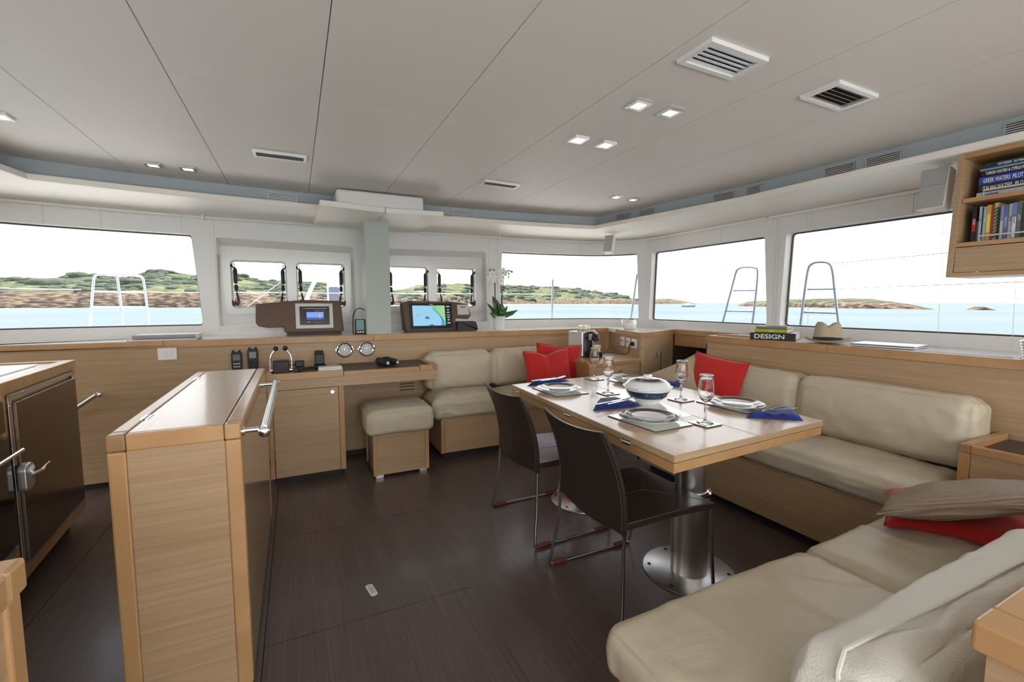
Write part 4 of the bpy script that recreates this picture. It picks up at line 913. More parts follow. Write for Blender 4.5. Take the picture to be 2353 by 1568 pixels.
# ---- on the sideboard: books, hat, laptop, basket
t = thing('design_book', 'thick black book titled DESIGN in white on the sideboard', 'book', (3.165, 2.09, CTZ), R(25))
lx, ly, h = .24, .285, .052
obj('cover', MB().box(-lx/2, lx/2, -ly/2, ly/2, 0, .003).box(-lx/2, lx/2, -ly/2, ly/2, h-.003, h), mk('cov_red', (.5, .03, .04), .4, coat=.2), t, local=True)
obj('spine', MB().box(-lx/2-.003, -lx/2+.002, -ly/2, ly/2, 0, h), 'black', t, local=True, bevel=.001)
obj('pages', MB().box(-lx/2+.002, lx/2-.004, -ly/2+.003, ly/2-.003, .003, h-.003), 'paper', t, local=True)
obj('title', text_mb('DESIGN', .044, frame_M((-lx/2-.0035, 0.02, .0105), (0, -1, 0), (0, 0, 1)), .0004, 1.28, 'CENTER', .0008), 'white_plastic', t, local=True)
t = slab_book('green_book', 'lime green book lying on the thick black DESIGN book', 'book', (3.18, 2.11, CT+.0534), R(20), .2, .21, .024, mk('lime', (.38, .52, .02), .4, coat=.2))
obj('title', text_mb('MENU', .014, frame_M((-.1005, .01, .006), (0, -1, 0), (0, 0, 1)), .0004, 1), 'paper', t, local=True)
slab_book('grey_book', 'grey paperback topping the stack of books on the sideboard', 'book', (3.19, 2.12, CT+.0782), R(22), .17, .2, .016, mk('grey_cover', (.20, .21, .23), .4))
t = thing('straw_hat', 'straw trilby hat with a dark band on the sideboard', 'hat', (3.17, 1.735, CTZ), R(30))
V = []; F = []; n_ = 40
prof = [(.0, .118, 0), (.035, .132, 0), (.058, .138, 1), (.070, .122, 1), (.077, .08, 0), (.082, .03, 0), (.085, .012, 0), (.10, .010, 2), (.125, .012, 2), (.140, .022, 2)]
for r, hh, k_ in prof:
    for k in range(n_):
        a = 2*PI*k/n_; x, y = r*1.12*math.cos(a), r*.95*math.sin(a); z_ = hh
        if hh > .06 and k_ < 2: z_ -= .04*math.exp(-(y/.02)**2)*(1 if r < .05 else .6); z_ -= .02*max(0, math.cos(a))
        if hh > .06 and abs(a-0) < .6: pass
        if k_ == 2: z_ += .016*abs(math.sin(a))**2*(r-.085)/.055 - .01*max(0, math.cos(a))*(r-.085)/.055
        V.append((x, y, max(z_, .002)))
for i in range(len(prof)-1):
    for k in range(n_): F.append((i*n_+k, i*n_+(k+1) % n_, (i+1)*n_+(k+1) % n_, (i+1)*n_+k))
ho = obj('crown', MB().add(V, F), 'straw', t, local=True, smooth='all'); md = ho.modifiers.new('thick', 'SOLIDIFY'); md.thickness = .003
obj('band', MB().lathe([(.0885, .012), (.0875, .026), (.083, .045)], n=40, ex=1.12, ey=.95), 'hatband', t, local=True, smooth='all')
obj('bow', MB().box(-.012, .012, -.004, .004, .014, .044).xf(Matrix.Rotation(R(-75), 4, 'Z') @ Matrix.Translation((0, .0895, 0))), 'hatband', t, local=True, bevel=.003)
t = thing('laptop', 'closed silver laptop lying on the sideboard beside the hat', 'laptop', (3.22, 1.42, CTZ), R(8))
obj('base', MB().box(-.115, .115, -.155, .155, .001, .011), 'alu', t, local=True, bevel=.003)
obj('lid', MB().box(-.115, .115, -.155, .155, .0125, .019), 'alu', t, local=True, bevel=.003)
obj('rim', MB().box(-.113, .113, -.153, .153, .0105, .013), 'black', t, local=True)
t = thing('woven_basket', 'white woven basket at the right edge of the sideboard', 'basket', (3.05, .755, CTZ))
for k in range(7): obj('coil', MB().tube([((.055+.004*k/2)*math.cos(a), (.055+.004*k/2)*math.sin(a), .008+.013*k) for a in [2*PI*j/20 for j in range(20)]], .0072, 6, True), 'porcelain', t, local=True, smooth=True)
obj('bottom', MB().cyl((0, 0, 0), .052, .004), 'porcelain', t, local=True)

# ================================================================= COFFEE CORNER
cf = thing('coffee_cabinet', 'low oak cabinet with a drawer carrying the coffee machine', 'cabinet', (2.5, 3.4, 0))
P0, P1, P2 = (2.215, 3.13), (2.125, 2.945), (2.785, 3.066)      # left rear of front, front left corner, front right
SHZ = .774
poly = [(2.215, 3.87), P0, P1, P2, (3.03, 3.87)]
obj('top', MB().prism(poly, SHZ-.03, SHZ), 'edge', cf, bevel=.003)
ins = [(2.23, 3.87), (2.23, 3.135), (2.14, 2.962), (2.778, 3.08), (3.03, 3.87)]
obj('carcass', MB().prism(ins, .05, SHZ-.031), 'edge', cf)
fv = (Vector(P2)-Vector(P1)).normalized()
q = lambda d, o=0: (P1[0]+.015+fv.x*d+fv.y*o, P1[1]+.017+fv.y*d-fv.x*o)
dw = obj('drawer_front', vpanel(q(.07, .004), q(.63, .004), .5, SHZ-.036, .01), 'oak', cf)
obj('door', vpanel(q(.07, .004), q(.63, .004), .07, .495, .01), 'oak', cf)
kp = q(.37, .006); obj('knob', MB().tube([(kp[0], kp[1], .69), (kp[0]+fv.y*.014, kp[1]-fv.x*.014, .69)], .012, 12), 'alu', dw, smooth=True)
# machine
t = thing('coffee_machine', 'silver box coffee machine with a black brewing head and a cup', 'coffee machine', (2.44, 3.33, SHZ), R(12))
obj('housing', MB().box(-.075, .085, .06, .24, .0, .235), 'alu', t, local=True, bevel=.012, seg=3)
obj('side', MB().box(-.0765, -.072, .07, .235, .01, .225), 'silver_plastic', t, local=True)
obj('tray', MB().box(-.05, .065, -.06, .07, 0, .052), 'black', t, local=True, bevel=.004)
obj('column', MB().box(-.02, .03, .03, .07, .05, .2), 'black', t, local=True, bevel=.006)
bh = obj('brew_head', MB().tube([(.005, .07, .19), (.005, .02, .2), (.005, -.03, .185), (.005, -.045, .155)], [.04, .042, .036, .028], 14), 'black', t, local=True, smooth=True)
obj('lever', MB().tube([(.005, .06, .232), (.005, 0, .236), (.005, -.05, .21)], [.012, .016, .012], 10), 'chrome', bh, local=True, smooth=True)
obj('lock', MB().box(-.045, -.03, -.02, .01, .16, .215), 'chrome', bh, local=True, bevel=.004)
obj('side_plug', MB().box(.086, .11, .09, .13, .12, .16), 'black', t, local=True, bevel=.004)
t2 = thing('coffee_cup', 'pale striped cup under the coffee machine spout', 'cup', (2.46, 3.295, SHZ+.052))
obj('cup', MB().lathe([(.0, 0), (.026, 0), (.03, .01), (.038, .062), (.035, .062), (.028, .012), (0, .008)], n=20), 'porcelain', t2, local=True, smooth=True)
obj('stripe', MB().lathe([(.0352, .034), (.0385, .054)], n=20), mk('cupstripe', (.5, .48, .2), .4), t2, local=True, smooth=True)
for k, (dx, dy, lab) in enumerate(((-.045, .12, 'small upturned glass on the coffee machine, leftmost of four'), (-.005, .10, 'small upturned glass on the coffee machine, second from the left'), (.015, .17, 'small upturned glass at the back of the coffee machine top'), (.052, .12, 'small upturned glass on the coffee machine, rightmost of four'))):
    p = Matrix.Rotation(R(12), 4, 'Z') @ Vector((dx, dy, 0)); gl = thing('espresso_cup', lab, 'cup', (2.44+p.x, 3.33+p.y, SHZ+.2352), 0, 'upturned cups on the coffee machine')
    obj('cup', MB().lathe([(.024, 0), (.026, .002), (.022, .048), (.016, .054), (0, .055)], n=18), 'porcelain', gl, local=True, smooth=True)
    obj('band', MB().lathe([(.0262, .004), (.0248, .022)], n=18), mk('goldband', (.42, .36, .12), .35) if 'goldband' not in MAT else 'goldband', gl, local=True, smooth=True)
# sockets
sv = (Vector(B2)-Vector(A2)).normalized(); so = Vector((-sv.y, sv.x)); so = -so if so.x > 0 else so
def socket(d, w, lab, kind):
    c = Vector(B2)-sv*d; t = thing('wall_socket' if kind else 'control_panel', lab, 'socket' if kind else 'switch', (c.x, c.y, .892), 0, None if kind else 'control panels beside the socket')
    Mm = frame_M((c.x+so.x*.001, c.y+so.y*.001, .892), (sv.x, sv.y, 0), (0, 0, 1))
    if (Mm @ Vector((0, 0, 1)) - Mm @ Vector((0, 0, 0))).x > 0: Mm = frame_M((c.x, c.y, .892), (-sv.x, -sv.y, 0), (0, 0, 1))
    obj('plate', MB().box(-w/2, w/2, -.043, .043, 0, .010).xf(Mm), 'white_plastic', t, bevel=.003)
    if kind:
        obj('socket_face', MB().lathe([(.026, .010), (.024, .013), (.0, .013)], n=20).xf(Mm), 'white_gloss', t, smooth=True)
    else:
        sgn = 1 if (Mm @ Vector((1, 0, 0))-Mm @ Vector((0, 0, 0))).dot(Vector((sv.x, sv.y, 0))) > 0 else -1
        obj('display', MB().box(-.03*sgn, -.006*sgn, .002, .016, .010, .0115).xf(Mm), 'black', t)
        for k in range(3): obj('key', MB().box((.0+.011*k)*sgn, (.008+.011*k)*sgn, .0, .018, .010, .0115).xf(Mm), 'silver_plastic', t)
        obj('label_strip', MB().box(-.03, .03, -.022, -.008, .010, .0108).xf(Mm), 'silver_plastic', t)
    return c, Mm
socket(.385+.04, .095, 'white control panel on the corner wall, the left one', 0)
socket(.255+.035, .095, 'white control panel on the corner wall, next to the socket', 0)
c_, Mm = socket(.125+.02, .115, 'white wall socket with a black plug in it', 1)
cb = thing('power_cable', 'black plug and cable running from the socket to the coffee machine', 'cable', tuple(Mm @ Vector((0, 0, .013))))
w0 = Mm @ Vector((0, 0, .014)); o3 = Vector((so.x, so.y, 0)); s3 = Vector((sv.x, sv.y, 0))
obj('plug', MB().tube([w0, w0+o3*.03], [.02, .017], 14), 'rubber', cb, smooth=True)
pts = [w0+o3*.03, w0+o3*.045-Vector((0, 0, .02)), w0+o3*.04-Vector((0, 0, .06)), w0+o3*.05-s3*.05-Vector((0, 0, .098)), w0+o3*.07-s3*.15-Vector((0, 0, .109)), w0+o3*.11-s3*.25-Vector((0, 0, .108)), w0+o3*.16-s3*.3-Vector((0, 0, .109)), (2.56, 3.42, SHZ+.008), (2.53, 3.5, SHZ+.02)]
def smooth_pts(p, k=6):
    p = [Vector(q) for q in p]; out = []
    for i in range(len(p)-1):
        a, b, c, d = p[max(i-1, 0)], p[i], p[i+1], p[min(i+2, len(p)-1)]
        for j in range(k):
            t = j/k; out.append(.5*((2*b)+(c-a)*t+(2*a-5*b+4*c-d)*t*t+(3*b-a-3*c+d)*t**3))
    return out+[p[-1]]
sp_ = [Vector((q.x, q.y, max(q.z, SHZ+.005))) for q in smooth_pts(pts)]
obj('cable', MB().tube(sp_, .0042, 8), 'rubber', cb, smooth=True)

# ================================================================= SOFAS
def cushion(name, x0, x1, y0, y1, z0, z1, parent=None, mat='leather', r=.04, puff=.02, wr=.006, seed=0, n=22, side=.01, M=None, pipe=True, wscale=9, label=None, sag=None):
    """soft rounded block with a domed top, wrinkled by noise"""
    bm = bmesh.new(); bmesh.ops.create_cube(bm, size=2); bmesh.ops.subdivide_edges(bm, edges=bm.edges[:], cuts=n, use_grid_fill=True)
    hx, hy, hz = (x1-x0)/2, (y1-y0)/2, (z1-z0)/2; c = Vector(((x0+x1)/2, (y0+y1)/2, (z0+z1)/2)); r = min(r, hz*.98, hx*.9, hy*.9)
    V = []; sd = Vector((seed*3.1, seed*1.7, seed*.9))
    for v in bm.verts:
        u = v.co.copy()
        # push grid lines towards the edges so that the rounding is smooth
        q = Vector([math.copysign(abs(k)**.8, k) for k in u])
        p = Vector((q.x*hx, q.y*hy, q.z*hz)); core = Vector((max(-hx+r, min(hx-r, p.x)), max(-hy+r, min(hy-r, p.y)), max(-hz+r, min(hz-r, p.z))))
        d = p-core
        p = core + (d.normalized()*r if d.length > 1e-9 else d)
        fx, fy, fz = (1-q.x**2), (1-q.y**2), (1-q.z**2)
        nn = Vector((u.x if abs(u.x) > .999 else 0, u.y if abs(u.y) > .999 else 0, u.z if abs(u.z) > .999 else 0))
        if nn.z: p.z += nn.z*puff*(fx*fy)**.5*(1 if nn.z > 0 else .2)
        if nn.x: p.x += nn.x*side*(fy*fz)**.6
        if nn.y: p.y += nn.y*side*(fx*fz)**.6
        w = c+p
        f = noise.noise(Vector((w.x*wscale*.5, w.y*wscale*.5, w.z*wscale))+sd) + .5*noise.noise(Vector((w.x*wscale*1.8+2*noise.noise(w*4+sd), w.y*wscale*1.1, w.z*wscale*2))+sd)
        ridge = 1-abs(noise.noise(Vector((w.x*wscale*.7+w.y*3, w.y*wscale*.7-w.x*2, w.z*wscale))+sd*2))
        p += nn.normalized()*(wr*f*.8 + wr*.9*max(0, ridge-.8)*4) if nn.length else Vector((0, 0, 0))
        if sag: p.z += sag(c+p)
        V.append(c+p)
    if M: V = [M @ q for q in V]
    mb = MB(); mb.v = [tuple(q) for q in V]; bm.verts.index_update(); mb.f = [tuple(v.index for v in f.verts) for f in bm.faces]; bm.free()
    o = obj(name, mb, mat, parent, smooth='all')
    if pipe:
        k = r*.29; a, b = hx-k, hy-k; zz = hz-k; rr = r*.8; loop = rounded([(-a, -b), (a, -b), (a, b), (-a, b)], rr, 5)
        L = [(M or Matrix.Identity(4)) @ (c+Vector((x, y, zz))) for x, y in dens(loop, .05)]
        if not sag: obj('piping', MB().tube(L, .0028, 5, True), mat, o, smooth=True)
    return o

# ---- front sofa base
fs = thing('sofa_front_base', 'oak sofa base below the front seat cushions beside the desk', 'sofa base', (1.55, 3.6, 0))
obj('end_panel', MB().box(1.02, 1.04, 3.44, 3.86, .055, .325), 'oak', fs)
obj('corner_post', MB().box(1.018, 1.05, 3.40, 3.44, .055, .325), 'edge', fs, bevel=.002)
pn = obj('front_panel', MB().box(1.053, 1.62, 3.405, 3.42, .058, .322), 'oak', fs)
obj('finger_hole', MB().lathe([(0, -.001), (.0105, -.001), (.012, .001)], (1.405, 3.405, .268), 16, 'y'), 'edge_dark', pn)
obj('front_panel', MB().box(1.623, 2.12, 3.405, 3.42, .058, .322), 'oak', fs)
obj('top_board', MB().box(1.03, 2.14, 3.41, 3.86, .322, .335), 'oak', fs)
obj('plinth', MB().box(1.05, 2.12, 3.46, 3.86, 0, .055), 'kick', fs)
def tcush(name, lab, cat, loc, **k):
    t = tag(cushion(name, **k), lab, cat, k.get('group')) if False else None
SG = 'cream leather sofa cushions'
def seat(lab, *a, nm='seat_cushion', **k):
    o = cushion(nm, *a, **k); tag(o, lab, 'cushion', SG); return o
seat('cream seat cushion of the front sofa, the left one beside the stool', .965, 1.56, 3.385, 3.74, .336, .50, seed=1, r=.04, puff=.04, wr=.012)
seat('cream seat cushion of the front sofa, the right one behind the table', 1.565, 2.12, 3.385, 3.74, .336, .49, seed=2, r=.05, puff=.035, wr=.008)
lean = lambda x, y, z, a, ax='X': Matrix.Translation((x, y, z)) @ Matrix.Rotation(R(a), 4, ax) @ Matrix.Translation((-x, -y, -z))
seat('cream back cushion of the front sofa, the left one next to the desk', 1.0, 1.585, 3.64, 3.84, .50, .835, nm='back_cushion', seed=3, r=.07, puff=.012, side=.035, wr=.008, M=lean(1.27, 3.84, .5, -5))
seat('cream back cushion of the front sofa, behind the red pillows', 1.595, 2.165, 3.64, 3.84, .50, .835, nm='back_cushion', seed=4, r=.07, puff=.012, side=.03, wr=.006, M=lean(1.9, 3.84, .5, -5))
# ---- starboard sofa
ss = thing('sofa_side_base', 'long oak sofa base along the starboard side behind the table', 'sofa base', (2.7, 1.75, 0))
RX = 2.362
obj('front_panel', MB().box(RX, RX+.018, .93, 2.62, .055, .335), 'oak', ss)
obj('end_panel', MB().box(RX, 3.03, 2.6, 2.62, .055, .335), 'oak', ss)
obj('top_board', MB().box(RX+.01, 3.03, .3, 2.615, .335, .348), 'oak', ss)
obj('plinth', MB().box(RX+.07, 3.03, .4, 2.55, 0, .055), 'kick', ss)
seat('long cream seat cushion of the starboard sofa, nearest the corner table', RX-.01, 2.86, .90, 1.785, .35, .462, seed=5, r=.03, puff=.035, wr=.008, n=30)
seat('cream seat cushion of the starboard sofa, far one behind the table', RX-.01, 2.86, 1.79, 2.61, .35, .462, seed=6, r=.03, puff=.03, wr=.006)
seat('long cream back cushion of the starboard sofa, nearest the corner table', 2.772, 2.99, .895, 1.69, .465, .80, nm='back_cushion', seed=7, r=.05, puff=.012, side=.025, wr=.007, n=30, M=lean(3.0, 1.3, .46, 7, 'Y'))
seat('cream back cushion of the starboard sofa, far one beside the red pillow', 2.772, 2.99, 1.72, 2.55, .465, .80, nm='back_cushion', seed=8, r=.05, puff=.01, side=.022, wr=.006, n=26, M=lean(3.0, 2.1, .46, 7, 'Y'))
# ---- aft sofa in the foreground
as_ = thing('sofa_aft_base', 'oak sofa base below the foreground seat cushions', 'sofa base', (1.5, .6, 0))
obj('front_panel', MB().box(.76, 2.35, .88, .895, .055, .25), 'oak', as_)
obj('end_panel', MB().box(.76, .775, .3, .88, .055, .25), 'oak', as_)
obj('top_board', MB().box(.765, 2.6, .3, .885, .25, .262), 'oak', as_)
obj('plinth', MB().box(.82, 2.35, .3, .83, 0, .055), 'kick', as_)
seat('large cream seat cushion in the foreground with a rounded left end', .722, 1.60, .30, .925, .263, .402, seed=9, r=.045, puff=.022, wr=.007, n=50, wscale=6)
seat('cream seat cushion in the foreground beneath the tan and red pillows', 1.605, 2.545, .30, .925, .263, .402, seed=10, r=.045, puff=.022, wr=.011, n=50, wscale=6)
BKM = lean(1.5, .285, .355, -13)
# its back cushion, seen from behind and above
o = cushion('back_cushion', .845, 1.98, .285, .465, .355, .635, mat='leather_grain', seed=12, r=.06, puff=.012, side=.02, wr=.011, n=46, wscale=7, M=BKM, pipe=False)
tag(o, 'pale grained leather back cushion in the lower right corner', 'cushion', SG)
pp = []
for k in range(60):
    x = .9+1.06*k/59; pp.append(BKM @ Vector((x, .362-.05*(x-.9)+.005*math.sin(x*9), .649+.003*math.sin(x*6+1))))
obj('piping', MB().tube([BKM @ Vector((.842, .355, .45)), BKM @ Vector((.845, .36, .57)), BKM @ Vector((.862, .362, .625))]+pp, .0045, 6), 'leather_grain', o, smooth=True)
# wooden cap of the partition behind it
cp_ = thing('partition', 'oak partition with a thick solid wood cap in the lower right corner', 'partition', (1.5, .2, 0))
obj('panel', MB().box(.915, 2.6, .19, .252, .0, .765), 'oak', cp_)
obj('cap_end', MB().box(.893, .958, .13, .265, .752, .80), 'edge', cp_, bevel=.006, seg=3)
obj('cap', MB().box(.959, 2.6, .13, .264, .752, .7995), 'edge', cp_, bevel=.005, seg=3)
# corner table
ct = thing('corner_table', 'oak corner table with a sunken dark tray between the sofas', 'side table', (2.8, .6, .35))
TX0, TX1, TY0, TY1, TZ = 2.605, 3.03, .33, .862, .655
obj('front_panel', MB().box(TX0+.005, TX0+.02, TY0, TY1-.04, .35, TZ-.035), 'oak', ct)
obj('front_panel', MB().box(TX0+.04, TX1, TY1-.02, TY1-.005, .35, TZ-.035), 'oak', ct)
obj('corner_post', MB().box(TX0, TX0+.038, TY1-.038, TY1, .35, TZ-.036), 'edge', ct, bevel=.003)
obj('corner_block', MB().box(TX0, TX0+.038, TY1-.038, TY1, TZ-.035, TZ), 'edge_dark', ct, bevel=.003)
obj('rim', MB().box(TX0+.039, TX1, TY1-.03, TY1, TZ-.035, TZ), 'edge', ct, bevel=.003)
obj('rim', MB().box(TX0, TX0+.03, TY0, TY1-.039, TZ-.035, TZ), 'edge', ct, bevel=.003)
obj('tray', MB().box(TX0+.02, TX1, TY0, TY1-.02, TZ-.05, TZ-.03), 'wenge_mat', ct)

# ---- stool
st = thing('stool', 'cube stool of oak with a cream leather cushion, under the desk', 'stool', (.67, 3.42, 0))
obj('box', MB().box(.475, .865, 3.25, 3.60, .02, .335), 'oak', st)
for x0, y0 in ((.465, 3.236), (.845, 3.236), (.465, 3.585), (.845, 3.585)): obj('corner_post', MB().box(x0, x0+.028, y0, y0+.028, .02, .335), 'edge', st, bevel=.003)
for x0, y0 in ((.48, 3.24), (.80, 3.24), (.48, 3.56), (.80, 3.56)): obj('foot', MB().box(x0, x0+.055, y0, y0+.04, 0, .021), 'alu', st, bevel=.002)
cushion('cushion', .428, .902, 3.19, 3.63, .325, .50, st, seed=14, r=.036, puff=.02, wr=.004, n=24, side=.012)

# ================================================================= THROW PILLOWS
def pillow(lab, w, h, th, M, mat, seed=0, chop=0, n=28, rib=False, fr=True, flat=0):
    V = []; F = []; sd = Vector((seed*2.3, seed, seed*.7))
    for s in (1, -1):
        for i in range(n+1):
            for j in range(n+1):
                u, v = -1+2*i/n, -1+2*j/n
                x = u*w/2*(1-.07*(1-v*v)); y = v*h/2*(1-.07*(1-u*u)); e = ((1-u*u)*(1-v*v))
                z = th/2*(max(e, 0)**.42)
                if chop: y -= chop*math.exp(-(u/.33)**2)*max(0, v)**1.5*h*.5; z *= 1-.35*math.exp(-(u/.14)**2)*max(0, (v+.15))
                f = noise.noise(Vector((x*9, y*9, s*3))+sd)
                z = s*(z + e**.3*f*.012*(th/.14) if e > 0 else 0) - flat*.025*(u*u*v*v)
                V.append((x, y, z))
    m = (n+1)*(n+1)
    for k in (0, m):
        for i in range(n):
            for j in range(n): a = k+i*(n+1)+j; F.append((a, a+n+1, a+n+2, a+1) if k == 0 else (a, a+1, a+n+2, a+n+1))
    mb = MB().add(V, F).xf(M)
    o = obj('throw_pillow', mb, mat, None, smooth='all', weld=True)
    o['label'] = lab; o['category'] = 'pillow'
    if fr:
        L = []
        for a, b in ((0, 1), (1, 0), (0, -1), (-1, 0)):
            for i in range(10):
                tt = -1+2*i/10
                u, v = (tt, -1) if (a, b) == (0, 1) else (1, tt) if (a, b) == (1, 0) else (-tt, 1) if (a, b) == (0, -1) else (-1, -tt)
                x = u*w/2*(1-.07*(1-v*v)); y = v*h/2*(1-.07*(1-u*u))
                if chop: y -= chop*math.exp(-(u/.33)**2)*max(0, v)**1.5*h*.5
                L.append(M @ Vector((x*1.01, y*1.01, -flat*.025*(u*u*v*v))))
        obj('welt', MB().tube(L, .004, 5, True), mat, o, smooth=True)
    return o
def stand(c, face_deg, leanback, roll=0):      # an upright pillow centred at c whose front looks towards the heading
    return Matrix.Translation(c) @ Matrix.Rotation(R(face_deg), 4, 'Z') @ Matrix.Rotation(R(90-leanback), 4, 'X') @ Matrix.Rotation(R(roll), 4, 'Z')
pillow('red linen pillow with a dented top, front one of two on the front sofa', .41, .40, .14, stand((1.93, 3.26, .675), -12, 14, 3), 'red_linen', 1, .16)
pillow('red linen pillow standing behind the dented one on the front sofa', .42, .41, .12, stand((2.10, 3.37, .70), -14, 8, -4), 'red_linen', 2, .05)
pillow('red linen pillow leaning on the starboard sofa back', .38, .38, .12, stand((2.70, 2.215, .70), -72, 14, -8), 'red_linen', 3)
pillow('tan linen pillow leaning against the red one on the starboard sofa', .40, .38, .11, stand((2.60, 2.42, .645), -64, 20, 30), 'tan_linen', 4)
pillow('red linen pillow lying flat beneath the ribbed tan pillow', .44, .44, .10, Matrix.Translation((2.28, .735, .452)) @ Matrix.Rotation(R(24), 4, 'Z'), 'red_linen', 5, flat=1)
TPM = frame_M((2.15, .69, .562), (.35, -.85, .36), (.86, .36, -.2))
pillow('ribbed tan pillow with a blue spot lying on the red pillow', .46, .40, .13, TPM, 'tan_rib', 6, flat=.4)
sp_o = [o for o in COL.objects if o.name.startswith('throw_pillow') and 'blue spot' in o.get('label', '')][0]
Mq = TPM
obj('blue_spot', MB().lathe([(0, .002), (.012, .001), (.016, -.004)], n=14, ex=1.5).xf(Mq @ Matrix.Translation((.0, .09, .052))), mk('blue_spot', (.05, .2, .5), .6), sp_o, smooth=True)

# ================================================================= DINING TABLE
dt = thing('dining_table', 'folding oak dining table on two steel pedestals, laid for four', 'table', (1.68, 1.87, 0))
NL, NR, FR_, FL_ = (1.162, 1.106), (2.124, 1.163), (2.203, 2.63), (1.247, 2.573)
TT = .743
def lerp2(a, b, t): return (a[0]+(b[0]-a[0])*t, a[1]+(b[1]-a[1])*t)
def tq(u, v): return lerp2(lerp2(NL, NR, u), lerp2(FL_, FR_, u), v)      # u across, v along
def tquad(u0, u1, v0, v1, z0, z1): return MB().prism([tq(u0, v0), tq(u1, v0), tq(u1, v1), tq(u0, v1)], z0, z1)
obj('leaf', tquad(0, .4985, 0, 1, TT-.026, TT), 'oak_top', dt, bevel=.0015)
obj('leaf', tquad(.5015, 1, 0, 1, TT-.026, TT), 'oak_top', dt, bevel=.0015)
obj('lower_leaf', tquad(0.002, .998, .001, .999, TT-.066, TT-.0305), 'edge', dt, bevel=.0015)
for a in ((0, 0, 1, 0), (0, 0, 0, 1), (1, 0, 1, 1), (0, 1, 1, 1)):
    p, q_ = tq(a[0], a[1]), tq(a[2], a[3]); c = Vector(tq(.5, .5)); d = (Vector(q_)-Vector(p)).normalized(); nn = Vector((-d.y, d.x)); nn = nn if nn.dot(c-Vector(p)) < 0 else -nn
    obj('edge_strip', MB().prism([p, q_, (q_[0]+nn.x*.0025, q_[1]+nn.y*.0025), (p[0]+nn.x*.0025, p[1]+nn.y*.0025)], TT-.0255, TT-.0012), 'oak', dt)
for v in (.18, .5, .92):
    p = tq(0, v); h_ = obj('hinge', MB().box(p[0]-.0045, p[0], p[1]-.024, p[1]+.024, TT-.038, TT-.018).tube([(p[0]-.004, p[1]-.03, TT-.0275), (p[0]-.004, p[1]+.03, TT-.0275)], .005, 8), 'steel', dt)
    for yy in (-.02, .02): obj('screw', MB().lathe([(.0035, 0), (.002, -.0012)], (p[0]-.0045, p[1]+yy, TT-.019), 8, 'x'), 'black', h_)
obj('beam', MB().box(1.50, 1.78, 1.3, 2.45, TT-.118, TT-.067), 'edge', dt, bevel=.002)
for y in (1.452, 2.312):
    pl = obj('pedestal_base', MB().lathe([(.0, 0), (.206, 0), (.209, .002), (.208, .006), (.203, .008), (0, .008)], (1.638, y, 0), 56), 'steel', dt, smooth=True)
    for k in range(6):
        a = R(20+60*k); obj('bolt', MB().lathe([(.009, .008), (.007, .011), (0, .0112)], (1.638+.178*math.cos(a), y+.178*math.sin(a), 0), 10), 'black', pl)
    pd = obj('pedestal', MB().lathe([(.083, .008), (.083, .28), (.082, .385), (.0, .385)], (1.638, y, 0), 48), 'steel', dt, smooth=True)
    obj('pedestal_tube', MB().lathe([(.071, .385), (.071, TT-.112)], (1.638, y, 0), 44), 'steel', dt, smooth=True)
    obj('collar', MB().lathe([(.071, .385), (.086, .387), (.089, .394), (.089, .402), (.08, .406), (.071, .407)], (1.638, y, 0), 44), 'chrome', dt, smooth=True)
# glossy plate in mid table, its white painting the bright reflection there
t = thing('reflection_plate', 'glossy plate under the tureen, painted white for the bright reflection', 'plate', (1.70, 1.83, TT))
obj('plate', MB().prism(rounded([(1.50, 1.475), (1.655, 1.475), (1.83, 2.13), (1.60, 2.15)], .01), TT, TT+.001), 'white_gloss', t)

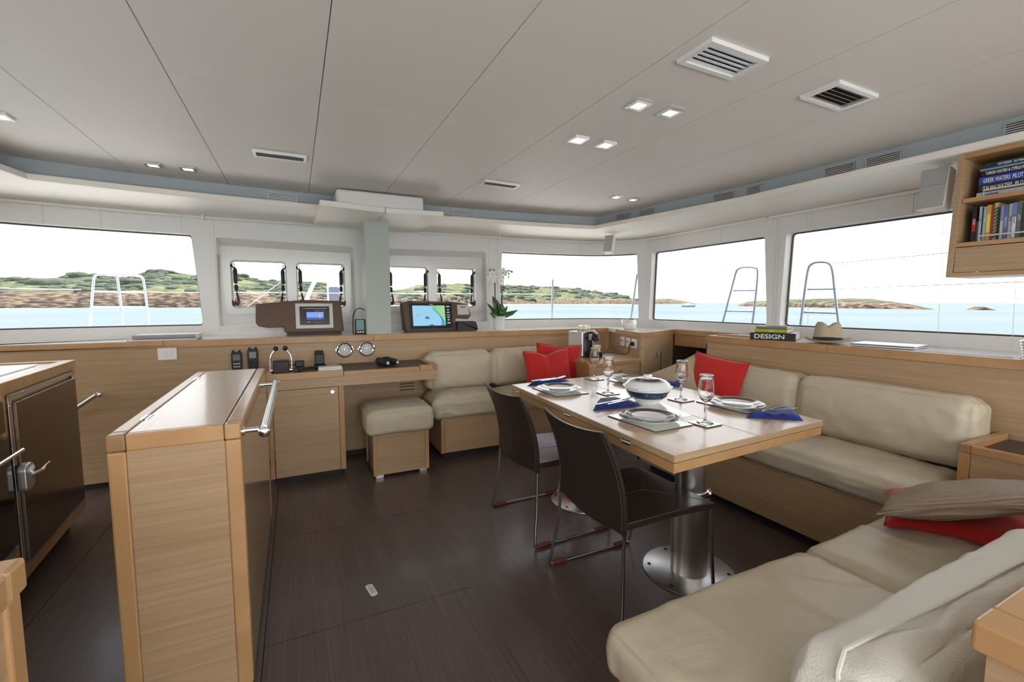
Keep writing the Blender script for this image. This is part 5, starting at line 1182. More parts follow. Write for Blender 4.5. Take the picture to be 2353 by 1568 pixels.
# ================================================================= CHAIRS
def make_chair(lab):
    t = thing('dining_chair', lab, 'chair', (0, 0, 0), 0, 'brown leather sled chairs at the table')
    W2 = .236
    # back shell: leans away and narrows slightly to the top (seat looks to +x)
    V = []; F = []; nu, nv = 10, 14
    for s in (0, 1):
        for j in range(nv+1):
            v = j/nv; z = .405+.395*v; xx = .035 - .10*v**1.6 + .014*math.sin(PI*v); hw = W2*(1-.06*v)
            for i in range(nu+1):
                u = -1+2*i/nu; bow = .030*(u*u-1)*-1*(.4+.6*v); sagz = -.018*(1-u*u)*(v**3) - (.035*(1-u*u) if j == 0 else 0) + (.028*(1-u*u)*0)
                zz = z + sagz - (0 if j else 0.02*(abs(u)**6))
                V.append((xx-bow*.6 + (.016 if s else 0), u*hw, zz))
    m = (nu+1)*(nv+1)
    for s in (0, m):
        for j in range(nv):
            for i in range(nu): a = s+j*(nu+1)+i; F.append((a, a+1, a+nu+2, a+nu+1) if s == 0 else (a, a+nu+1, a+nu+2, a+1))
    per = [i for i in range(nu+1)]+[(j+1)*(nu+1)+nu for j in range(nv)]+[nv*(nu+1)+nu-1-i for i in range(nu)]+[(nv-1-j)*(nu+1) for j in range(nv-1)]
    for a, b in zip(per, per[1:]+per[:1]): F.append((a, b, b+m, a+m))
    bk_ = obj('backrest', MB().add(V, F), 'chair_leather', t, local=True, smooth=True, bevel=.003)
    for sg in (-1, 1):
        L = []
        for j in range(nv+1):
            v = j/nv; L.append((.035-.10*v**1.6+.014*math.sin(PI*v)-.002, sg*(W2*(1-.06*v)-.012), .405+.395*v))
        obj('stitching', MB().tube(L, .0012, 4), 'stitch', bk_, local=True)
    # seat
    V = []; F = []; nx, ny = 10, 10
    for s in (0, 1):
        for i in range(nx+1):
            for j in range(ny+1):
                u, v = i/nx, -1+2*j/ny; hw = W2*(1-.02*u)
                dip = -.012*(1-v*v)*math.sin(PI*u) - (.012*u**4)
                V.append((.052+.468*u, v*hw, .437+dip - (.03 if s else 0)))
    m = (nx+1)*(ny+1)
    for s in (0, m):
        for i in range(nx):
            for j in range(ny): a = s+i*(ny+1)+j; F.append((a, a+ny+1, a+ny+2, a+1) if s == 0 else (a, a+1, a+ny+2, a+ny+1))
    per = [j for j in range(ny+1)]+[(i+1)*(ny+1)+ny for i in range(nx)]+[nx*(ny+1)+ny-1-j for j in range(ny)]+[(nx-1-i)*(ny+1) for i in range(nx-1)]
    for a, b in zip(per, per[1:]+per[:1]): F.append((a, b, b+m, a+m))
    so_ = obj('seat', MB().add(V, F), 'chair_leather', t, local=True, smooth=True, bevel=.004)
    zf = lambda x, y: .437-.012*(1-(y/W2)**2)*math.sin(PI*min(1, max(0, (x-.03)/.49)))-.012*((x-.03)/.49)**4+.0006
    for a, b in (((.05, -.10), (.2, 0)), ((.05, .10), (.2, 0)), ((.2, 0), (.34, 0)), ((.34, 0), (.50, -.2)), ((.34, 0), (.50, .2))):
        obj('stitching', MB().tube([(a[0]+(b[0]-a[0])*k/8, a[1]+(b[1]-a[1])*k/8, zf(a[0]+(b[0]-a[0])*k/8, a[1]+(b[1]-a[1])*k/8)) for k in range(9)], .0011, 4), 'stitch', so_, local=True)
    # steel sled frame, one loop on each side
    for sg in (-1, 1):
        ys_ = sg*(W2-.012)
        P = [(.045, ys_, .42), (.030, ys_*1.08, .2), (.008, ys_*1.19, .035), (.014, ys_*1.19, .014), (.036, ys_*1.19, .008), (.25, ys_*1.19, .008), (.465, ys_*1.19, .008), (.487, ys_*1.19, .014), (.495, ys_*1.19, .035), (.505, ys_*1.08, .2), (.512, ys_, .405)]
        P = smooth_pts(P, 4)
        lg = obj('sled_leg', MB().tube(P, .0078, 10), 'chair_steel', t, local=True, smooth=True)
        for x0, x1 in ((.03, .10), (.40, .47)): obj('glide', MB().tube([(x0-.008, ys_*1.19, .012), (x0+.01, ys_*1.19, .0115), ((x0+x1)/2, ys_*1.19, .0125), (x1, ys_*1.19, .011)], [.009, .0115, .0125, .0095], 10), mk('glide', (.16, .03, .02), .75) if 'glide' not in MAT else 'glide', lg, local=True, smooth=True)
    return t
ch = make_chair('brown leather dining chair farther from the camera, next to the front sofa')
ch.location = (1.06, 2.20, 0); ch.rotation_euler = (0, 0, R(1))
dup(ch, (1.055, 1.505, 0), R(-.5), 'brown leather dining chair nearest the camera, beside the foreground sofa')

# ================================================================= TABLEWARE
def mat_place(c, w, h, rz, lab):
    t = thing('place_mat', lab, 'place mat', (c[0], c[1], TT), R(rz), 'glossy green-grey place mats')
    lp = rounded([(-w/2, -h/2), (w/2, -h/2), (w/2, h/2), (-w/2, h/2)], .008, 3)
    obj('cork', MB().prism(lp, 0, .004), 'cork', t, local=True); obj('face', MB().prism([(x*.995, y*.997) for x, y in lp], .004, .0052), 'mat_green', t, local=True)
PM = [((1.418, 2.262), 'at the far chair'), ((1.412, 1.50), 'at the near chair'), ((2.025, 1.535), 'on the starboard side, near the camera'), ((2.02, 2.29), 'on the starboard side behind the tureen')]
for (c, w_), rz in zip(PM, (-1, 2, 1, 2)): mat_place(c, .225, .30, rz, 'glossy place mat under the plates ' + w_)
def plate(c, z, r, nm, lab, grp):
    t = thing(nm, lab, 'plate', (c[0], c[1], z), 0, grp)
    obj('dish', MB().lathe([(.0, .0015), (r*.52, .0015), (r*.55, 0), (r*.60, 0), (r*.64, .005), (r*.98, .017), (r, .0185), (r*.985, .0195), (r*.66, .008), (r*.6, .0045), (0, .004)], n=48), 'porcelain', t, local=True, smooth=True)
    obj('rim_band', MB().lathe([(r*.72, .0107), (r*.955, .0188)], n=48), 'platerim', t, local=True, smooth=True)
    for k in range(3):
        a = R(100+120*k); obj('emblem', MB().lathe([(0, 0), (r*.055, 0)], n=12, ex=1.6, ey=.6).xf(Matrix.Translation((r*.84*math.cos(a), r*.84*math.sin(a), .0156)) @ Matrix.Rotation(a+PI/2, 4, 'Z') @ Matrix.Rotation(R(13), 4, 'X')), 'porcelain', t, local=True)
PC = [(1.405, 2.25), (1.41, 1.50), (2.0, 1.51), (2.01, 2.29)]
for c, (_, w_) in zip(PC, PM):
    plate(c, TT+.0053, .134, 'dinner_plate', 'large dark rimmed dinner plate ' + w_, 'dark rimmed dinner plates')
    plate((c[0]+.002, c[1]-.004), TT+.0145, .108, 'side_plate', 'smaller silvery rimmed plate ' + w_, 'smaller plates on the dinner plates')
# coasters and glasses
GW = [((1.846, 2.497), 'farthest from the camera'), ((1.623, 2.06), 'left of the tureen'), ((1.868, 1.745), 'right of the tureen'), ((1.592, 1.348), 'nearest the camera')]
for (c, w_), rz in zip(GW, (3, -2, 2, 3)):
    t = thing('coaster', 'square dark edged coaster under the glass ' + w_, 'coaster', (c[0], c[1], TT), R(rz), 'square coasters under the glasses')
    obj('cork', MB().prism(rounded([(-.05, -.05), (.05, -.05), (.05, .05), (-.05, .05)], .005, 2), 0, .0045), 'cork', t, local=True)
    obj('face', MB().prism(rounded([(-.0495, -.0495), (.0495, -.0495), (.0495, .0495), (-.0495, .0495)], .005, 2), .0045, .0055), 'white_gloss', t, local=True)
def glass(c, lab):
    t = thing('wine_glass', lab, 'wine glass', (c[0], c[1], TT+.0056), 0, 'tall stemmed glasses on the table')
    bowl = [(.0, .089), (.007, .091), (.016, .098), (.026, .111), (.0315, .128), (.033, .142), (.0315, .165), (.029, .19), (.0278, .211), (.0268, .212)]
    inner_ = [(.0262, .211), (.0272, .19), (.0298, .165), (.0314, .142), (.0299, .129), (.0245, .114), (.0145, .1025), (.006, .098), (.0, .0972)]
    low = [(.0, 0), (.034, 0), (.035, .0015), (.03, .004), (.012, .008), (.0065, .014), (.0045, .026), (.0055, .05), (.0062, .07), (.0075, .084), (.0, .088)]
    obj('foot', MB().lathe(low, n=32), 'crystal', t, local=True, smooth='all')
    obj('bowl', MB().lathe(bowl+inner_, n=40), 'crystal', t, local=True, smooth='all')
    obj('rim', MB().lathe([(.0265, .2112), (.0279, .2112), (.0279, .2128), (.0265, .2128), (.0265, .2112)], n=40), 'porcelain', t, local=True)  # opaque white ring, paints the bright reflections along the glass lip
for c, w_ in GW: glass(c, 'tall stemmed glass ' + w_)
# tureen
t = thing('tureen', 'white lidded tureen with a navy band in the middle of the table', 'tureen', (1.685, 1.805, TT+.001))
prof = [(.0, 0), (.062, 0), (.064, .002), (.06, .006), (.078, .016), (.098, .034), (.112, .058), (.118, .078), (.128, .083), (.128, .086), (.113, .088), (.0, .088)]
obj('bowl', MB().lathe(prof, n=56), 'porcelain', t, local=True, smooth=True)
bnd = obj('band', MB().lathe([(.0903, .0265), (.0993, .034), (.1132, .058), (.1148, .065)], n=56), 'navy', t, local=True, smooth=True)
lid_ = obj('lid', MB().lathe([(.121, .087), (.122, .09), (.112, .103), (.092, .117), (.06, .127), (.03, .131), (.022, .132), (.024, .140), (.022, .144), (0, .145)], n=56), 'porcelain', t, local=True, smooth=True)
obj('lid_band', MB().lathe([(.096, .1155), (.058, .1285)], n=56), 'platerim', lid_, local=True, smooth=True)
for a in (75, 255):
    ca, sa = math.cos(R(a-38)), math.sin(R(a-38))
    obj('handle', MB().prism(rounded([(-.035, .0), (.035, 0), (.025, .024), (-.025, .024)], .008, 3), .079, .087).xf(Matrix.Rotation(R(a-38-90+90), 4, 'Z') @ Matrix.Rotation(R(-90), 4, 'Z') @ Matrix.Translation((0, .118, 0))), 'porcelain', t, local=True, bevel=.002)
# leaf emblem and script on the band, facing the camera side
def on_band(a, v):       # a in degrees around, v 0..1 up the band
    r = .0935+(.1155-.0935)*v+.0012; z_ = .029+(.062-.029)*v; return (r*math.cos(R(a)), r*math.sin(R(a)), z_)
A0 = 225
obj('emblem', MB().add([on_band(A0-9, .35), on_band(A0-4, .3), on_band(A0+3, .5), on_band(A0+5, .75), on_band(A0, .72), on_band(A0-6, .55)], [(0, 1, 2, 3, 4, 5)]), 'silver_plastic', bnd, local=True)
obj('emblem', MB().add([on_band(A0+42, .35), on_band(A0+46, .3), on_band(A0+52, .5), on_band(A0+55, .75), on_band(A0+50, .72), on_band(A0+45, .55)], [(0, 1, 2, 3, 4, 5)]), 'silver_plastic', bnd, local=True)
for k in range(6): obj('script', MB().add([on_band(A0+11+2.6*k, .5), on_band(A0+12.6+2.6*k, .47), on_band(A0+12.8+2.6*k, .56), on_band(A0+11.2+2.6*k, .58+.08*(k % 2))], [(0, 1, 2, 3)]), 'silver_plastic', bnd, local=True)
# napkins with knife and fork
def cutlery(t, x, y, rz, kind, z, L=.2):
    M_ = Matrix.Translation((x, y, z)) @ Matrix.Rotation(R(rz), 4, 'Z')
    if kind == 'fork':
        mb = MB().prism([(-.004, -L*.5), (.004, -L*.5), (.0028, L*.12), (.010, L*.25), (.011, L*.33), (-.011, L*.33), (-.010, L*.25), (-.0028, L*.12)], 0, .002)
        for k in range(4): xx = -.0095+.0057*k; mb.box(xx, xx+.003, L*.33, L*.5, .0, .002)
        mb.v = [(a, b, c + (.012*max(0, (b/L-.1)/.4)**1.0)) for a, b, c in mb.v]
    else:
        mb = MB().prism([(-.0045, -L*.5), (.0045, -L*.5), (.0045, 0), (.009, L*.04), (.009, L*.38), (.001, L*.5), (-.0045, L*.5), (-.0045, 0)], 0, .0022)
    obj(kind, mb.xf(M_), 'cutlery', t, local=True)
def napkin(c, rz, pts, lab, cut, grp='folded blue napkins'):
    t = thing('napkin', lab, 'napkin', (c[0], c[1], TT), R(rz), grp)
    # folded triangle of cloth, three loose layers
    for k in range(3):
        sc_ = 1-.06*k; V = []; F = []; n = 9
        for i in range(n+1):
            for j in range(n+1-i):
                a, b = i/n, j/n; p = Vector(pts[0])*(1-a-b)+Vector(pts[1])*a+Vector(pts[2])*b
                cen = (Vector(pts[0])+Vector(pts[1])+Vector(pts[2]))/3; p = cen+(p-cen)*sc_+Vector((.004*k, .003*k))
                zz = .003+.006*k+.006*noise.noise(Vector((p.x*22+k*5, p.y*22, k)))*(.6+.7*k)+.034*b*(1-b)*(1+k*.35)
                V.append((p.x, p.y, max(.0012+.002*k, zz)))
        idx = {}; q_ = 0
        for i in range(n+1):
            for j in range(n+1-i): idx[(i, j)] = q_; q_ += 1
        for i in range(n):
            for j in range(n-i):
                F.append((idx[(i, j)], idx[(i+1, j)], idx[(i, j+1)]))
                if j < n-i-1: F.append((idx[(i+1, j)], idx[(i+1, j+1)], idx[(i, j+1)]))
        o = obj('cloth_layer', MB().add(V, F), 'napkin', t, local=True, smooth='all'); md = o.modifiers.new('thick', 'SOLIDIFY'); md.thickness = .0018
    if cut:
        s = thing('fork', 'steel fork lying on the blue napkin ' + lab.split('napkin ')[1], 'fork', (c[0], c[1], TT+.0), R(rz), 'forks on the napkins')
        cutlery(s, *cut[0], 'fork', .031)
        s = thing('knife', 'steel knife lying on the blue napkin ' + lab.split('napkin ')[1], 'knife', (c[0], c[1], TT+.0), R(rz), 'knives on the napkins')
        cutlery(s, *cut[1], 'knife', .031)
napkin((1.42, 1.80), 0, [(-.127, -.045), (.16, -.075), (.05, .13)], 'folded blue napkin beside the near chair\'s plate', [(.045, -.045, -78), (-.01, -.028, -80)])
napkin((1.45, 2.48), 0, [(-.15, -.02), (.2, .02), (.0, .09)], 'folded blue napkin beside the far chair\'s plate', [(.05, -.01, -82), (-.01, .008, -82)])
napkin((2.0, 1.29), 0, [(-.156, .05), (.03, -.1), (.165, .077)], 'folded blue napkin at the table\'s near starboard corner', [(.02, .0, 80), (.01, .03, 98)])
napkin((2.12, 2.06), 0, [(-.07, .05), (.06, -.05), (.07, .08)], 'folded blue napkin mostly hidden behind the tureen', None)

# ================================================================= OUTSIDE
SEA = -1.6
# sea
m = mk('sea_water', (.20, .42, .47), .3, spec=.0); n, l, b = nodes(m)
tcn = n.new('ShaderNodeTexCoord'); mp = n.new('ShaderNodeMapping'); mp.inputs['Scale'].default_value = (.35, .35, .35)
nz = n.new('ShaderNodeTexNoise'); nz.inputs['Scale'].default_value = 1; nz.inputs['Detail'].default_value = 6; nz.inputs['Roughness'].default_value = .6
bp = n.new('ShaderNodeBump'); bp.inputs['Strength'].default_value = .5; bp.inputs['Distance'].default_value = .5
l.new(tcn.outputs['Object'], mp.inputs[0]); l.new(mp.outputs[0], nz.inputs['Vector']); l.new(nz.outputs['Fac'], bp.inputs['Height']); l.new(bp.outputs[0], b.inputs['Normal'])
n2 = n.new('ShaderNodeTexNoise'); n2.inputs['Scale'].default_value = .012; n2.inputs['Detail'].default_value = 3
rp = n.new('ShaderNodeValToRGB'); rp.color_ramp.elements[0].color = (.135, .172, .188, 1); rp.color_ramp.elements[1].color = (.165, .197, .205, 1); rp.color_ramp.elements[0].position = .35; rp.color_ramp.elements[1].position = .65
l.new(tcn.outputs['Object'], n2.inputs['Vector']); l.new(n2.outputs['Fac'], rp.inputs[0]); l.new(rp.outputs[0], b.inputs['Base Color'])
so_ = obj('sea', MB().add([(-9000, -9000, SEA), (9000, -9000, SEA), (9000, 9000, SEA), (-9000, 9000, SEA)], [(0, 1, 2, 3)]), 'sea_water'); so_['kind'] = 'structure'; so_['label'] = 'pale turquoise sea around the boat'
# land materials
def land(name, scrub, rock):
    m = mk(name, (.3, .3, .2), .9, spec=.1); n, l, b = nodes(m); ge = n.new('ShaderNodeNewGeometry'); tcn = n.new('ShaderNodeTexCoord')
    a = n.new('ShaderNodeTexNoise'); a.inputs['Scale'].default_value = .055; a.inputs['Detail'].default_value = 7; a.inputs['Roughness'].default_value = .65
    mp = n.new('ShaderNodeMapping'); mp.inputs['Scale'].default_value = (1, 1, 3)
    l.new(tcn.outputs['Object'], mp.inputs[0]); l.new(mp.outputs[0], a.inputs['Vector'])
    r = n.new('ShaderNodeValToRGB'); E = r.color_ramp.elements; E[0].position = .36; E[0].color = (.030, .050, .026, 1); E[1].position = .66; E[1].color = (.185, .155, .085, 1)
    for p, c in ((.45, (.045, .068, .034, 1)), (.52, (.085, .098, .045, 1)), (.58, (.135, .125, .062, 1))): e = E.new(p); e.color = c
    l.new(a.outputs['Fac'], r.inputs[0])
    k = n.new('ShaderNodeTexNoise'); k.inputs['Scale'].default_value = .3; k.inputs['Detail'].default_value = 8; mp2 = n.new('ShaderNodeMapping'); mp2.inputs['Scale'].default_value = (.6, .6, 3.2)
    l.new(tcn.outputs['Object'], mp2.inputs[0]); l.new(mp2.outputs[0], k.inputs['Vector'])
    rk = n.new('ShaderNodeValToRGB'); K = rk.color_ramp.elements; K[0].position = .35; K[0].color = (.022, .017, .014, 1); K[1].position = .62; K[1].color = (.18, .135, .095, 1); e = K.new(.48); e.color = (.075, .052, .036, 1)
    l.new(k.outputs['Fac'], rk.inputs[0])
    sx = n.new('ShaderNodeSeparateXYZ'); l.new(ge.outputs['Position'], sx.inputs[0])
    ad = n.new('ShaderNodeMath'); ad.operation = 'MULTIPLY_ADD'; ad.inputs[1].default_value = 9; l.new(a.outputs['Fac'], ad.inputs[0]); l.new(sx.outputs['Z'], ad.inputs[2])
    mr = n.new('ShaderNodeMapRange'); mr.inputs[1].default_value = rock+3.2; mr.inputs[2].default_value = rock+5.5; l.new(ad.outputs[0], mr.inputs[0])
    mx = n.new('ShaderNodeMixRGB'); l.new(mr.outputs[0], mx.inputs[0]); l.new(rk.outputs[0], mx.inputs[1]); l.new(r.outputs[0], mx.inputs[2]); l.new(mx.outputs[0], b.inputs['Base Color'])
    bp = n.new('ShaderNodeBump'); bp.inputs['Strength'].default_value = .8; bp.inputs['Distance'].default_value = 1.2; l.new(k.outputs['Fac'], bp.inputs['Height']); l.new(bp.outputs[0], b.inputs['Normal'])
land('headland', 1, 9.0); land('islet', 1, 2.0)
def interp(tab, x):
    if x <= tab[0][0]: return tab[0][1]
    for (a, va), (b_, vb) in zip(tab[:-1], tab[1:]):
        if x <= b_: return va+(vb-va)*(x-a)/(b_-a)
    return tab[-1][1]
TOP = [(-40, .036), (-24.4, .0353), (-22.99, .0363), (-21.76, .0372), (-19.65, .0387), (-17.67, .0449), (-14.91, .0439), (-12.25, .0547), (-9.39, .0513), (-5.9, .0542), (-3.42, .0464), (-1.25, .0439), (.54, .0446), (4.78, .0406), (10.83, .0271), (12.4, .0311), (13.99, .0388), (18.33, .0431), (21.08, .0405), (24.98, .0406), (29.44, .0377), (32.76, .0346), (38.18, .0199), (40.29, .0131), (42.37, .0028)]
SHORE = [(-40, 420), (-24.4, 400), (-9.39, 360), (-6.3, 350), (4.78, 334), (10.83, 330), (16.14, 373), (21.08, 495), (24.98, 780), (32.76, 930), (40.29, 985), (42.4, 1100)]
CLIFF = [(-40, .5), (-24, .5), (-9, .45), (-4, .3), (5, .22), (12, .18), (22, .1), (30, .12), (36, .35), (42.4, .9)]
def hill(name, tops, shore, cliff, rows, cols, mat, label, depth=.7, rough=1.0):
    a0, a1 = tops[0][0], tops[-1][0]; V = []; F = []
    for i in range(cols+1):
        az = a0+(a1-a0)*i/cols; d0 = interp(shore, az); el = interp(tops, az); d1 = d0*(1+depth); H_ = 1.27+el*d1-SEA; cf = interp(cliff, az)
        for j in range(rows+1):
            u = j/rows; d = d0+(d1-d0)*(u*1.15)
            up = min(1, u/.06); base = (H_*d0/d1*cf)*up**.6
            h = base + (H_-H_*d0/d1*cf)*max(0, (u-.04)/.83)**.85 if u < .87 else H_-(u-.87)*H_*2.2
            p = Vector((math.sin(R(az))*d, math.cos(R(az))*d, 0))
            nn = noise.fractal(p*.02, 1.0, 2.0, 5)*.05*H_*rough*min(1, u*8) + noise.noise(p*.12)*.022*H_*rough*min(1, u*8)
            if j == 0: h = -1
            else: h = max(h+nn, .1)
            d += noise.noise(Vector((az*1.7, 0, 3)))*d0*.012
            V.append((math.sin(R(az))*d, math.cos(R(az))*d, SEA+h))
    for i in range(cols):
        for j in range(rows): a = i*(rows+1)+j; F.append((a, a+rows+1, a+rows+2, a+1))
    o = obj(name, MB().add(V, F), mat, smooth='all'); o['kind'] = 'structure'; o['label'] = label; return o
hl_ = hill('headland', TOP, SHORE, CLIFF, 46, 420, 'headland', 'low scrub covered headland with a brown rocky shore beyond the front windows')
hill('rocky_island', [(52.69, -.0043), (53.79, .0035), (57.17, .0078), (61.07, .0090), (64.63, .0078), (67.25, .0), (69.23, -.0092)], [(52.69, 500), (57.17, 383), (62.89, 309), (69.23, 271)], [(52, .4), (69.3, .5)], 20, 160, 'islet', 'flat rocky island beyond the starboard windows', .12, 2.0)
hill('rock_islet', [(71.42, -.0098), (71.91, -.0045), (72.57, -.0052), (73.22, -.0105)], [(71, 268), (73.5, 262)], [(71, .8), (73.5, .8)], 8, 24, 'islet', 'small dark rock in the sea at the right', .03, 2)
hill('far_headland', [(42.2, .0105), (43.64, .0092), (45.39, .0101), (47.35, .0027), (48.5, -.001)], [(42, 1700), (48.5, 1700)], [(42, .3), (48.5, .5)], 12, 50, 'headland', 'distant low headland left of the motor boat', .2)
# beach
BV = []; BF = []
for i in range(61):
    az = 4+(41-4)*i/60; d0 = interp(SHORE, az)
    for d, z_ in ((d0*.965, -.2), (d0*.985, .5), (d0*1.02, 1.3)): BV.append((math.sin(R(az))*d, math.cos(R(az))*d, SEA+z_))
for i in range(60):
    for j in range(2): a = i*3+j; BF.append((a, a+3, a+4, a+1))
bo = obj('beach', MB().add(BV, BF), bumpy('sand', (.26, .215, .17), .9, .4, .2, .3, col2=(.22, .18, .14)), smooth='all'); bo['kind'] = 'structure'; bo['label'] = 'narrow pale beach below the headland'
# shrubs on the slope: the largest singly, the rest as one mass
bumpy('shrub', (.034, .062, .026), .9, .9, .9, .8, col2=(.018, .036, .017)); bumpy('shrub_grey', (.065, .08, .05), .9, .9, .9, .8, col2=(.036, .046, .03))
from mathutils.bvhtree import BVHTree
bvh = BVHTree.FromPolygons([tuple(v.co) for v in hl_.data.vertices], [tuple(p.vertices) for p in hl_.data.polygons])
def blob(mb, c, r, fl=.55, seed=0, n=9):
    V = []; F = []; mm = n//2+1
    for i in range(mm):
        t = PI*.62*i/(mm-1)
        for k in range(n):
            a = 2*PI*k/n; q = math.sin(t)+1e-3; s = 1+.28*noise.noise(Vector((q*math.cos(a)*2+seed*3.7, q*math.sin(a)*2, math.cos(t)*2+seed)))
            V.append((c[0]+r*s*q*math.cos(a), c[1]+r*s*q*math.sin(a), c[2]+r*fl*s*math.cos(t)))
    for i in range(mm-1):
        for k in range(n): F.append((i*n+k, i*n+(k+1) % n, (i+1)*n+(k+1) % n, (i+1)*n+k))
    mb.add(V, F)
def ground(az, d):
    r_ = bvh.ray_cast(Vector((math.sin(R(az))*d, math.cos(R(az))*d, 300)), Vector((0, 0, -1))); return r_[0]
big = [(-22.3, 1.50, 10, 'round dark green shrub on the skyline at the far left'), (-17.6, 1.62, 13, 'wide dark green shrub on the skyline left of the rail gate'), (-12.2, 1.60, 9, 'domed dark green shrub on the hilltop right of the rail gate'),
       (-19.5, 1.3, 12, 'low grey-green shrub in the middle of the left slope'), (-8.0, 1.35, 9, 'green shrub on the slope at the right edge of the left window'), (-14.2, 1.28, 11, 'grey-green shrub behind the rail gate'), (-5.6, 1.62, 8, 'teal green shrub on the skyline in the leftmost port'),
       (-10.3, 1.22, 8, 'low green shrub above the rocky shore in the left window')]
for az, k, r_, lab in big:
    g_ = ground(az, interp(SHORE, az)*k)
    if g_:
        mb = MB(); rr = random.Random(int(az*10))
        for q_ in range(7): blob(mb, (g_.x+rr.uniform(-.9, .9)*r_, g_.y+rr.uniform(-.4, .4)*r_, g_.z+rr.uniform(-.2, .12)*r_*.4), r_*rr.uniform(.45, .8), .5, q_+az, 12)
        tag(obj('shrub', mb, 'shrub_grey' if 'grey' in lab else 'shrub', smooth='all'), lab, 'shrub', 'shrubs on the headland')
rr = random.Random(3); mbs = [MB(), MB()]
for q_ in range(1500):
    az = rr.uniform(-30, 41.5); k = rr.uniform(1.06, 1.62); d = interp(SHORE, az)*k; dens_ = noise.noise(Vector((az*.35, k*5, 1)))
    if dens_ < -.12: continue
    g_ = ground(az, d)
    if g_ and g_.z > SEA+2.2: blob(mbs[0 if rr.random() < .5 else 1], (g_.x, g_.y, g_.z-.3), rr.uniform(1.6, 4.6)*d/420, .5, q_*.37, 7)
for mb, mt in zip(mbs, ('shrub', 'shrub_grey')):
    o = obj('scrub', mb, mt, smooth='all'); o['kind'] = 'stuff'; o['label'] = ('dark green' if mt == 'shrub' else 'grey green')+' low scrub covering the headland'; o['category'] = 'scrub'
# stone hut on the ridge
g_ = ground(38.6, 985*1.5)
if g_:
    t = thing('stone_hut', 'small dark hut on the ridge above the cape', 'hut', tuple(g_))
    obj('wall', MB().box(-14, 14, -8, 8, -4, 7), 'shrub_grey', t, local=True); obj('roof', MB().box(-15.5, 15.5, -9, 9, 7, 8.6), 'console', t, local=True)
# motor boat at anchor
dB = 355; az = 47.4; bl = (math.sin(R(az))*dB, math.cos(R(az))*dB, SEA)
t = thing('motor_boat', 'small blue and white motor boat at anchor near the horizon', 'boat', bl, R(-az+0))
obj('hull', MB().add([(-4.3, -1.4, .0), (3.6, -1.4, 0), (4.6, 0, 0), (3.6, 1.4, 0), (-4.3, 1.4, 0), (-4.6, -1.6, 1.1), (3.8, -1.6, 1.3), (5.6, 0, 1.6), (3.8, 1.6, 1.3), (-4.6, 1.6, 1.1)],
    [(0, 1, 6, 5), (1, 2, 7, 6), (2, 3, 8, 7), (3, 4, 9, 8), (4, 0, 5, 9), (5, 6, 7, 8, 9)]), mk('hull_blue', (.12, .25, .32), .4), t, local=True)
obj('cabin', MB().box(-1.4, 2.0, -1.1, 1.1, 1.1, 2.6), 'white', t, local=True, bevel=.1); obj('roof', MB().box(-3.6, 2.3, -1.2, 1.2, 2.6, 2.8), 'white', t, local=True)
obj('mast', MB().tube([(3.9, 0, 1.4), (3.9, 0, 4.2)], .08, 6).tube([(-3.5, 1, 1), (-3.5, 1, 2.6)], .06, 6), 'white', t, local=True)
# unseen cockpit deck aft, added to bounce sunlight up onto the ceiling
ck = thing('bounce_deck', 'unseen pale cockpit deck, added to bounce sunlight into the saloon', 'deck', (.6, -3.6, -.1))
obj('deck', MB().box(-2.6, 3.9, -6, -1.62, -.1, -.01), 'white', ck)
# ---- our own boat outside: foredeck, rails, spars
fd_ = thing('foredeck', 'white foredeck of the boat ahead of the front windows', 'deck', (.6, 6.5, .6))
obj('deck', MB().prism([(-2.6, 4.62), (3.86, 4.62), (3.9, 6.5), (3.6, 7.6), (2.9, 8.4), (1.6, 8.8), (-.4, 8.8), (-1.6, 8.5), (-2.4, 7.7), (-2.7, 6.5)], .6, .86), 'white', fd_, bevel=.05)
obj('coachroof_edge', MB().prism([p[:2] for p in [at(-3.0+6.0*i/60, 0, .14) for i in range(61)]]+[p[:2] for p in [at(3.0-6.0*i/60, 0, .34) for i in range(61)]], .86, 1.02), 'white', fd_)
def rail_gate(name, lab, tubes, cross, r=.0115):
    p0 = tubes[0][0]; t = thing(name, lab, 'railing', (p0[0], p0[1], .86))
    for q_ in tubes: obj('tube', MB().tube(smooth_pts(q_, 5), r, 10), 'rail_steel', t, smooth=True)
    for q_ in cross: obj('cross_bar', MB().tube(q_, r*.75, 8), 'rail_steel', t, smooth=True)
    return t
G3 = lambda y, z: (4.4, y, z)
rail_gate('rail_gate', 'inverted U steel rail gate outside the second starboard window', [[G3(3.58, .88), G3(3.46, 1.34), G3(3.392, 1.60), G3(3.36, 1.645), G3(3.29, 1.661), G3(3.17, 1.645), G3(3.132, 1.60), G3(3.14, 1.34), G3(3.18, .88)]], [[G3(3.41, 1.409), G3(3.137, 1.405)], [G3(3.50, 1.182), G3(3.156, 1.182)]])
rail_gate('rail_gate', 'inverted U steel rail gate outside the largest starboard window', [[G3(2.67, .88), G3(2.64, 1.34), G3(2.617, 1.58), G3(2.59, 1.635), G3(2.529, 1.652), G3(2.44, 1.635), G3(2.40, 1.56), G3(2.365, 1.34), G3(2.285, .88)]], [[G3(2.61, 1.402), G3(2.378, 1.398)], [G3(2.63, 1.183), G3(2.335, 1.18)]])
L3 = lambda u, z: (-1.81+.43*u, 5.72+.12*u, z)
rail_gate('rail_gate', 'steel rail gate on the port foredeck outside the left window', [[L3(-.06, .86), L3(0, 1.07), L3(.1, 1.46), L3(.14, 1.535), L3(.22, 1.553), L3(.5, 1.553), L3(.85, 1.55), L3(.93, 1.53), L3(.96, 1.46), L3(1.0, 1.05), L3(1.02, .86)], [L3(.54, .86), L3(.53, 1.2), L3(.5, 1.55)]], [[L3(.1, 1.385), L3(.965, 1.38)], [L3(.04, 1.235), L3(.985, 1.23)]])
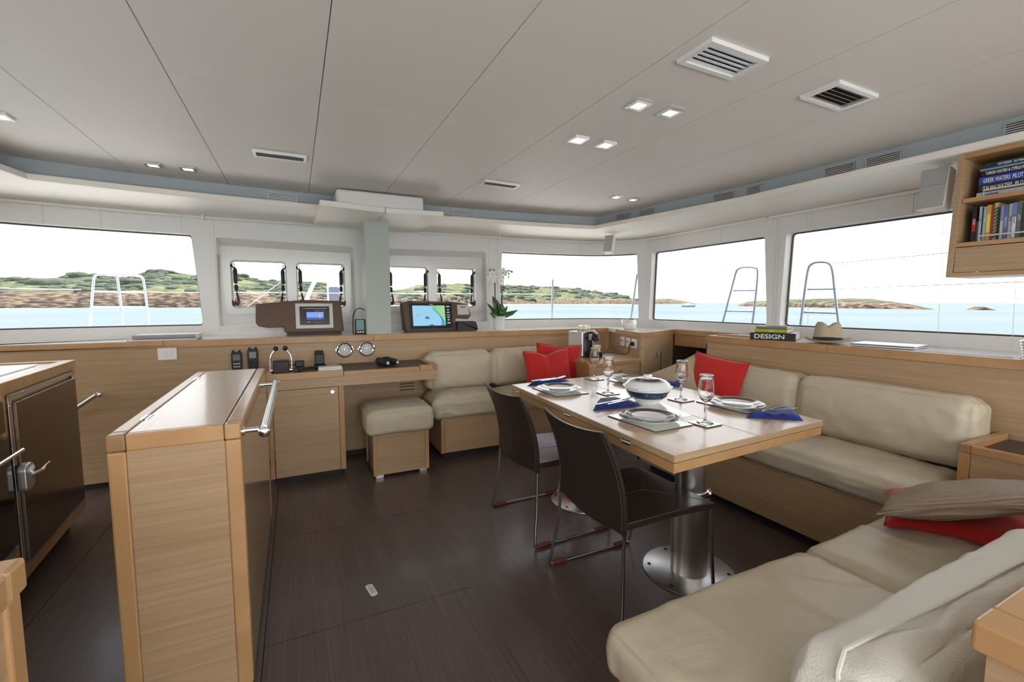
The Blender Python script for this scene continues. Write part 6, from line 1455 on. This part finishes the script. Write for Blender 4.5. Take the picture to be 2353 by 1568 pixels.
for k, (a, b_, lab) in enumerate((((2.83, 4.72, .86), (2.84, 4.71, 1.56), 'thin steel stanchion outside the curved corner window'), ((3.58, 4.18, .86), (3.64, 4.12, 1.61), 'leaning steel stanchion at the right end of the curved corner window'))):
    t = thing('stanchion', lab, 'stanchion', a); obj('tube', MB().tube([a, b_], .0125, 10), 'rail_steel', t, smooth=True); obj('socket', MB().cyl((a[0], a[1], a[2]), .024, .05), 'rail_steel', t, smooth=True)
for lab, a, b_ in (('upper lifeline wire along the starboard rail', G3(2.4, 1.63), G3(-1.2, 1.70)), ('lower lifeline wire along the starboard rail', G3(2.37, 1.40), G3(-1.2, 1.44)), ('upper lifeline wire between the starboard rail gate and the corner', G3(3.4, 1.64), (3.64, 4.12, 1.6)),
                ('lifeline wire across the port foredeck', (-1.85, 5.7, 1.40), (-3.2, 4.9, 1.40)), ('lifeline wire ahead of the front ports', (-1.37, 5.84, 1.385), (2.84, 4.71, 1.38)), ('diagonal stay wire ahead of the leftmost port', (-.95, 6.0, .862), (.43, 6.95, 2.05))):
    t = thing('lifeline', lab, 'wire', a, 0, 'lifelines and stays'); obj('wire', MB().tube([a, b_], .0035, 5), 'steel', t)
t = thing('mast', 'white spar standing ahead of the ports near the column', 'mast', (.5, 7, .86))
obj('spar', MB().lathe([(.085, .86), (.085, 4.5)], (.507, 6.98, 0), 20, ex=1, ey=1.3), 'white', t, smooth=True)
obj('sheet_bag', MB().box(.435, .58, 6.85, 6.9, 1.2, 1.5), mk('bag', (.10, .11, .15), .8), t, bevel=.02)
obj('winch', MB().lathe([(.05, 1.08), (.04, 1.1), (.034, 1.16), (.05, 1.2), (.03, 1.21)], (.45, 6.84, 0), 16), 'rail_steel', t, smooth=True)
obj('winch', MB().lathe([(.05, 1.08), (.04, 1.1), (.034, 1.16), (.05, 1.2), (.03, 1.21)], (.57, 6.84, 0), 16), 'rail_steel', t, smooth=True)
t = thing('deck_arch', 'bent steel tube arch around the white spar', 'railing', (.3, 6, .86))
obj('tube', MB().tube(smooth_pts([(.03, 6.0, .86), (.13, 6.0, 1.31), (.24, 5.99, 1.56), (.31, 5.99, 1.68), (.40, 5.99, 1.715), (.5, 5.98, 1.66), (.56, 5.98, 1.5), (.62, 5.98, .86)], 6), .024, 12), 'rail_steel', t, smooth=True)
